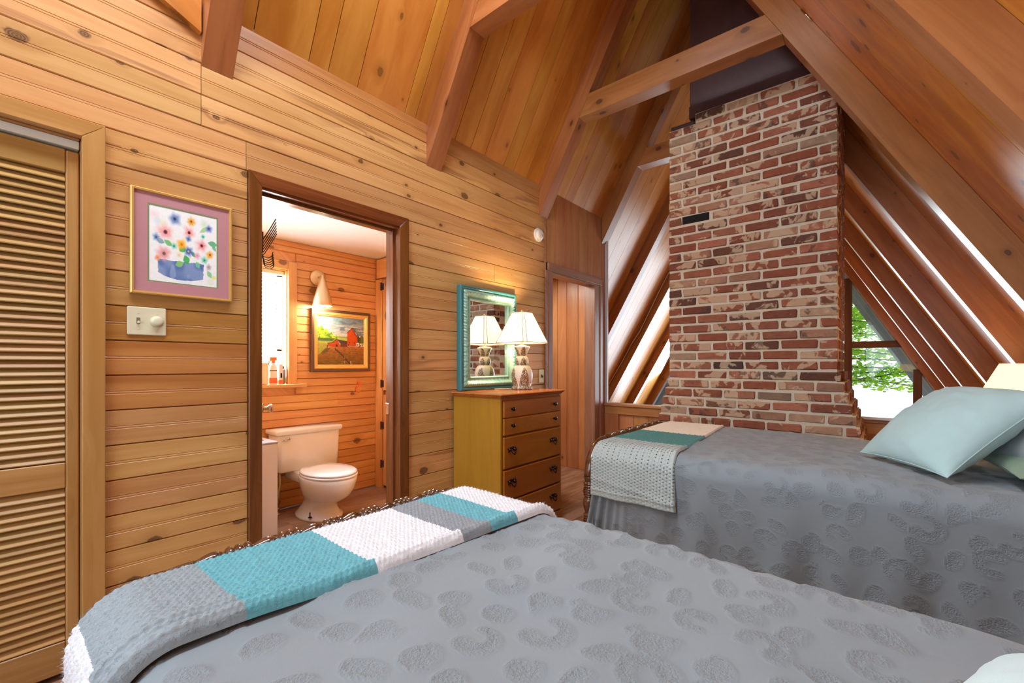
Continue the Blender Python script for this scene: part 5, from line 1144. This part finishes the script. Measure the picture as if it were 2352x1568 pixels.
def tilt(az, phi): a = math.radians(az); p = math.radians(phi); return (math.cos(p)*math.cos(a), math.cos(p)*math.sin(a), math.sin(p))
pillow('throw_pillow', 'square mint green pillow leaning on the far bed', (2.390, 2.437, 0.852), (0.54,-0.84,0), tilt(33, 40), 0.455, 0.46, 0.19, M['mint'], 5, 'mint throw pillows')
pillow('pillow', 'grey pillow behind the mint pillow on the far bed', (2.735, 2.385, 0.868), (0.30,-0.95,0), tilt(10, 26), 0.62, 0.46, 0.15, M['greypillow'], 8)
pillow('pillow', 'sage green pillow lying flat under the grey pillow', (2.72, 2.44, 0.752), (0.10,-0.99,0), tilt(5, 3), 0.66, 0.46, 0.12, M['green'], 12)
pillow('throw_pillow', 'mint pillow, overexposure put into its colour, cut off at the bottom right corner', (2.415, 0.395, 0.782), (-0.37,-0.93,0), tilt(-22, 6), 0.50, 0.50, 0.23, M['mint_overlit'], 15, 'mint throw pillows', 0.03, 0.36)
# ================================================================== BEDSIDE LAMP AND STAND
ns = thing('nightstand', 'small wooden nightstand hidden behind the pillows by the far bed', 'nightstand', (2.775, 3.42, 0))
part_ax('top', *cham((2.60,3.25,0.560),(2.95,3.60,0.582),0.004), M['bedwood'], ns, (1,0,0), (0,0,1))
part_ax('body', *cham((2.62,3.27,0.40),(2.93,3.58,0.5595),0.003), M['bedwood'], ns, (1,0,0), (0,0,1))
for x_ in (2.635, 2.915):
    for y_ in (3.285, 3.565): part('leg', *cham((x_-0.016,y_-0.016,0.0),(x_+0.016,y_+0.016,0.3995),0.004), M['bedwood'], ns)
bl2 = thing('bedside_lamp', 'lit bedside lamp with warm yellow drum shade behind the far pillows', 'lamp', (2.785, 3.40, 0.5825)); qx, qy = 2.785, 3.40
part('base', *lathe_vf([(0.06,0.5825),(0.062,0.592),(0.03,0.60),(0.05,0.65),(0.065,0.72),(0.06,0.78),(0.03,0.84),(0.012,0.86),(0.010,0.93),(0.012,0.97)], (qx,qy,0), 28), M['ceramic'], bl2, True)
M['shade2'] = shade_mat('lit_yellow_lampshade', srgb(252,236,190), (1.0,0.80,0.42), 0.72)
part('shade', *lathe_vf([(0.192,0.925),(0.112,1.104),(0.109,1.104),(0.189,0.925),(0.192,0.925)], (qx,qy,0), 48, cap=False), M['shade2'], bl2, True)
part('bulb', *lathe_vf([(0.010,0.971),(0.024,1.0),(0.028,1.03),(0.018,1.055),(0.003,1.06)], (qx,qy,0), 14), emit('lit_bulb_bedside', (1.0,0.8,0.5), 8.0), bl2, True)
pt('bedside_lamp_light', (qx, qy, 1.085), 5.0, (1.0,0.74,0.42), 0.02)
pt('bedside_lamp_light_low', (qx, qy, 0.955), 4.0, (1.0,0.74,0.42), 0.02)
# ================================================================== SMALL THINGS ON THE ROOF
cw = thing('cable', 'loose pale wire strung along a far rafter left of the chimney', 'cable', (-0.6, 6.43, 1.6))
for k, dz in ((0, 0.0), (1, 0.05)):
    pp = [(-0.149,2.47-dz),(-0.30,2.20-dz*1.6),(-0.47,1.87-dz),(-0.60,1.62-dz*1.8),(-0.74,1.42-dz),(-0.90,1.14-dz*0.6),(-1.03,0.94-dz*0.4),(-1.14,0.76)]
    part('wire', *tube_vf([(x_, 6.425, z_) for x_, z_ in pp], 0.007 if k == 0 else 0.004, 6), plain('wire_white%d' % k, srgb(214,190,160) if k == 0 else srgb(150,100,60), 0.5), cw, True)
mc = thing('metal_clip', 'tiny silver clip on the ceiling seam right of the third rafter', 'clip', (1.868, 2.955, 3.085))
for d_ in (0.0, 0.012): part('rod', *tube_vf([(1.845+d_, 2.968, ZR(1.845)-0.010), (1.895+d_, 2.968, ZR(1.895)-0.010)], 0.0035, 6), M['chrome'], mc, True)
# ================================================================== OUTSIDE
t = NT('maple_leaf'); oi = t.new('ShaderNodeNewGeometry'); ri = oi.outputs['Random Per Island']
lc = t.mix(ri, srgb(150,214,20), srgb(224,250,80)); d_ = t.new('ShaderNodeBsdfDiffuse'); t.put(d_.inputs[0], lc); tr_ = t.new('ShaderNodeBsdfTranslucent'); t.put(tr_.inputs[0], lc); mx_ = t.new('ShaderNodeMixShader'); mx_.inputs[0].default_value = 0.5
t.l.new(d_.outputs[0], mx_.inputs[1]); t.l.new(tr_.outputs[0], mx_.inputs[2]); t.l.new(mx_.outputs[0], t.out.inputs[0]); M['leaf'] = t.m
M['bark'] = plain('bark', srgb(96,84,74), 0.9, nscale=30, namt=0.3)
tr0 = thing('maple_tree', 'green maple with thin limbs outside the gable window', 'tree', (0.6, 14.6, -5.0))
rt = random.Random(11)
part('trunk', *tube_vf([(0.6,14.6,-5.0),(0.65,14.5,-2.0),(0.6,14.4,0.6),(0.5,14.3,3.0),(0.7,14.4,5.5)], [0.26,0.22,0.17,0.12,0.05], 12), M['bark'], tr0, True)
LV, LF = [], []
def leafquad(p):
    s = rt.uniform(0.045, 0.085); a = Vector((rt.uniform(-1,1), rt.uniform(-1,1), rt.uniform(-.45,.45))).normalized(); b = a.cross(Vector((rt.uniform(-.5,.5), rt.uniform(-.5,.5), 1))).normalized(); up = a.cross(b)*s*0.25; n0 = len(LV)
    LV.extend([tuple(p-a*s*0.9), tuple(p-b*s*0.62+up), tuple(p+a*s), tuple(p+b*s*0.62+up), tuple(p+a*s*0.25-b*s*0.75+up), tuple(p+a*s*0.25+b*s*0.75+up)])
    LF.extend([(n0, n0+1, n0+2), (n0, n0+2, n0+3), (n0+1, n0+4, n0+2), (n0+3, n0+2, n0+5)])
for i in range(30):
    zb_ = 0.40+i*0.14; st = Vector((0.6, 14.45+rt.uniform(-.05,.05), zb_)); ln = 3.1-0.035*i*i/6
    az = rt.uniform(-0.55, 0.45); el = rt.uniform(0.06, 0.30); pth = [st]; d = Vector((math.cos(az), math.sin(az), el)).normalized()
    if i % 4 == 3: d.x = -d.x
    for k in range(9):
        pth.append(pth[-1]+d*ln/9); d = (d+Vector((rt.uniform(-.12,.12), rt.uniform(-.14,.14), rt.uniform(-.12,.05)))).normalized()
    part('branch', *tube_vf(pth, [0.034*(1-k/10.5) for k in range(10)], 7), M['bark'], tr0, True)
    for k in range(2, 10):
        for j in range(2):
            tw = pth[k]; td = Vector((rt.uniform(-.2,1), rt.uniform(-.9,.9), rt.uniform(-.35,.35))).normalized(); L = rt.uniform(.25, .6)
            tip = tw+td*L; v, f = tube_vf([tw, tw+td*L*0.5+Vector((0,0,.02)), tip], [0.010,0.006,0.003], 5)
            for q_ in range(20): leafquad(tw+td*L*rt.uniform(.1, 1.1)+Vector((rt.gauss(0,.10), rt.gauss(0,.10), rt.gauss(0,.07))))
            part('twig', v, f, M['bark'], tr0) if (i < 16 and j == 0) else None
lo_ = part('foliage', LV, LF, M['leaf'], tr0); lo_['kind'] = 'stuff'
lk = struct(MB().box((-300,18,-6.2),(300,700,-6.0)).build('lake', plain('lake_water', srgb(226,232,236), 0.25, nscale=0.3, namt=0.04)), 'pale hazy water far beyond the gable window', 'lake')
gd = struct(MB().box((-40,9.2,-5.4),(40,18,-5.0)).build('ground', plain('lawn', srgb(120,140,80), 0.95, nscale=3, namt=0.3)), 'lawn below the gable window', 'ground')
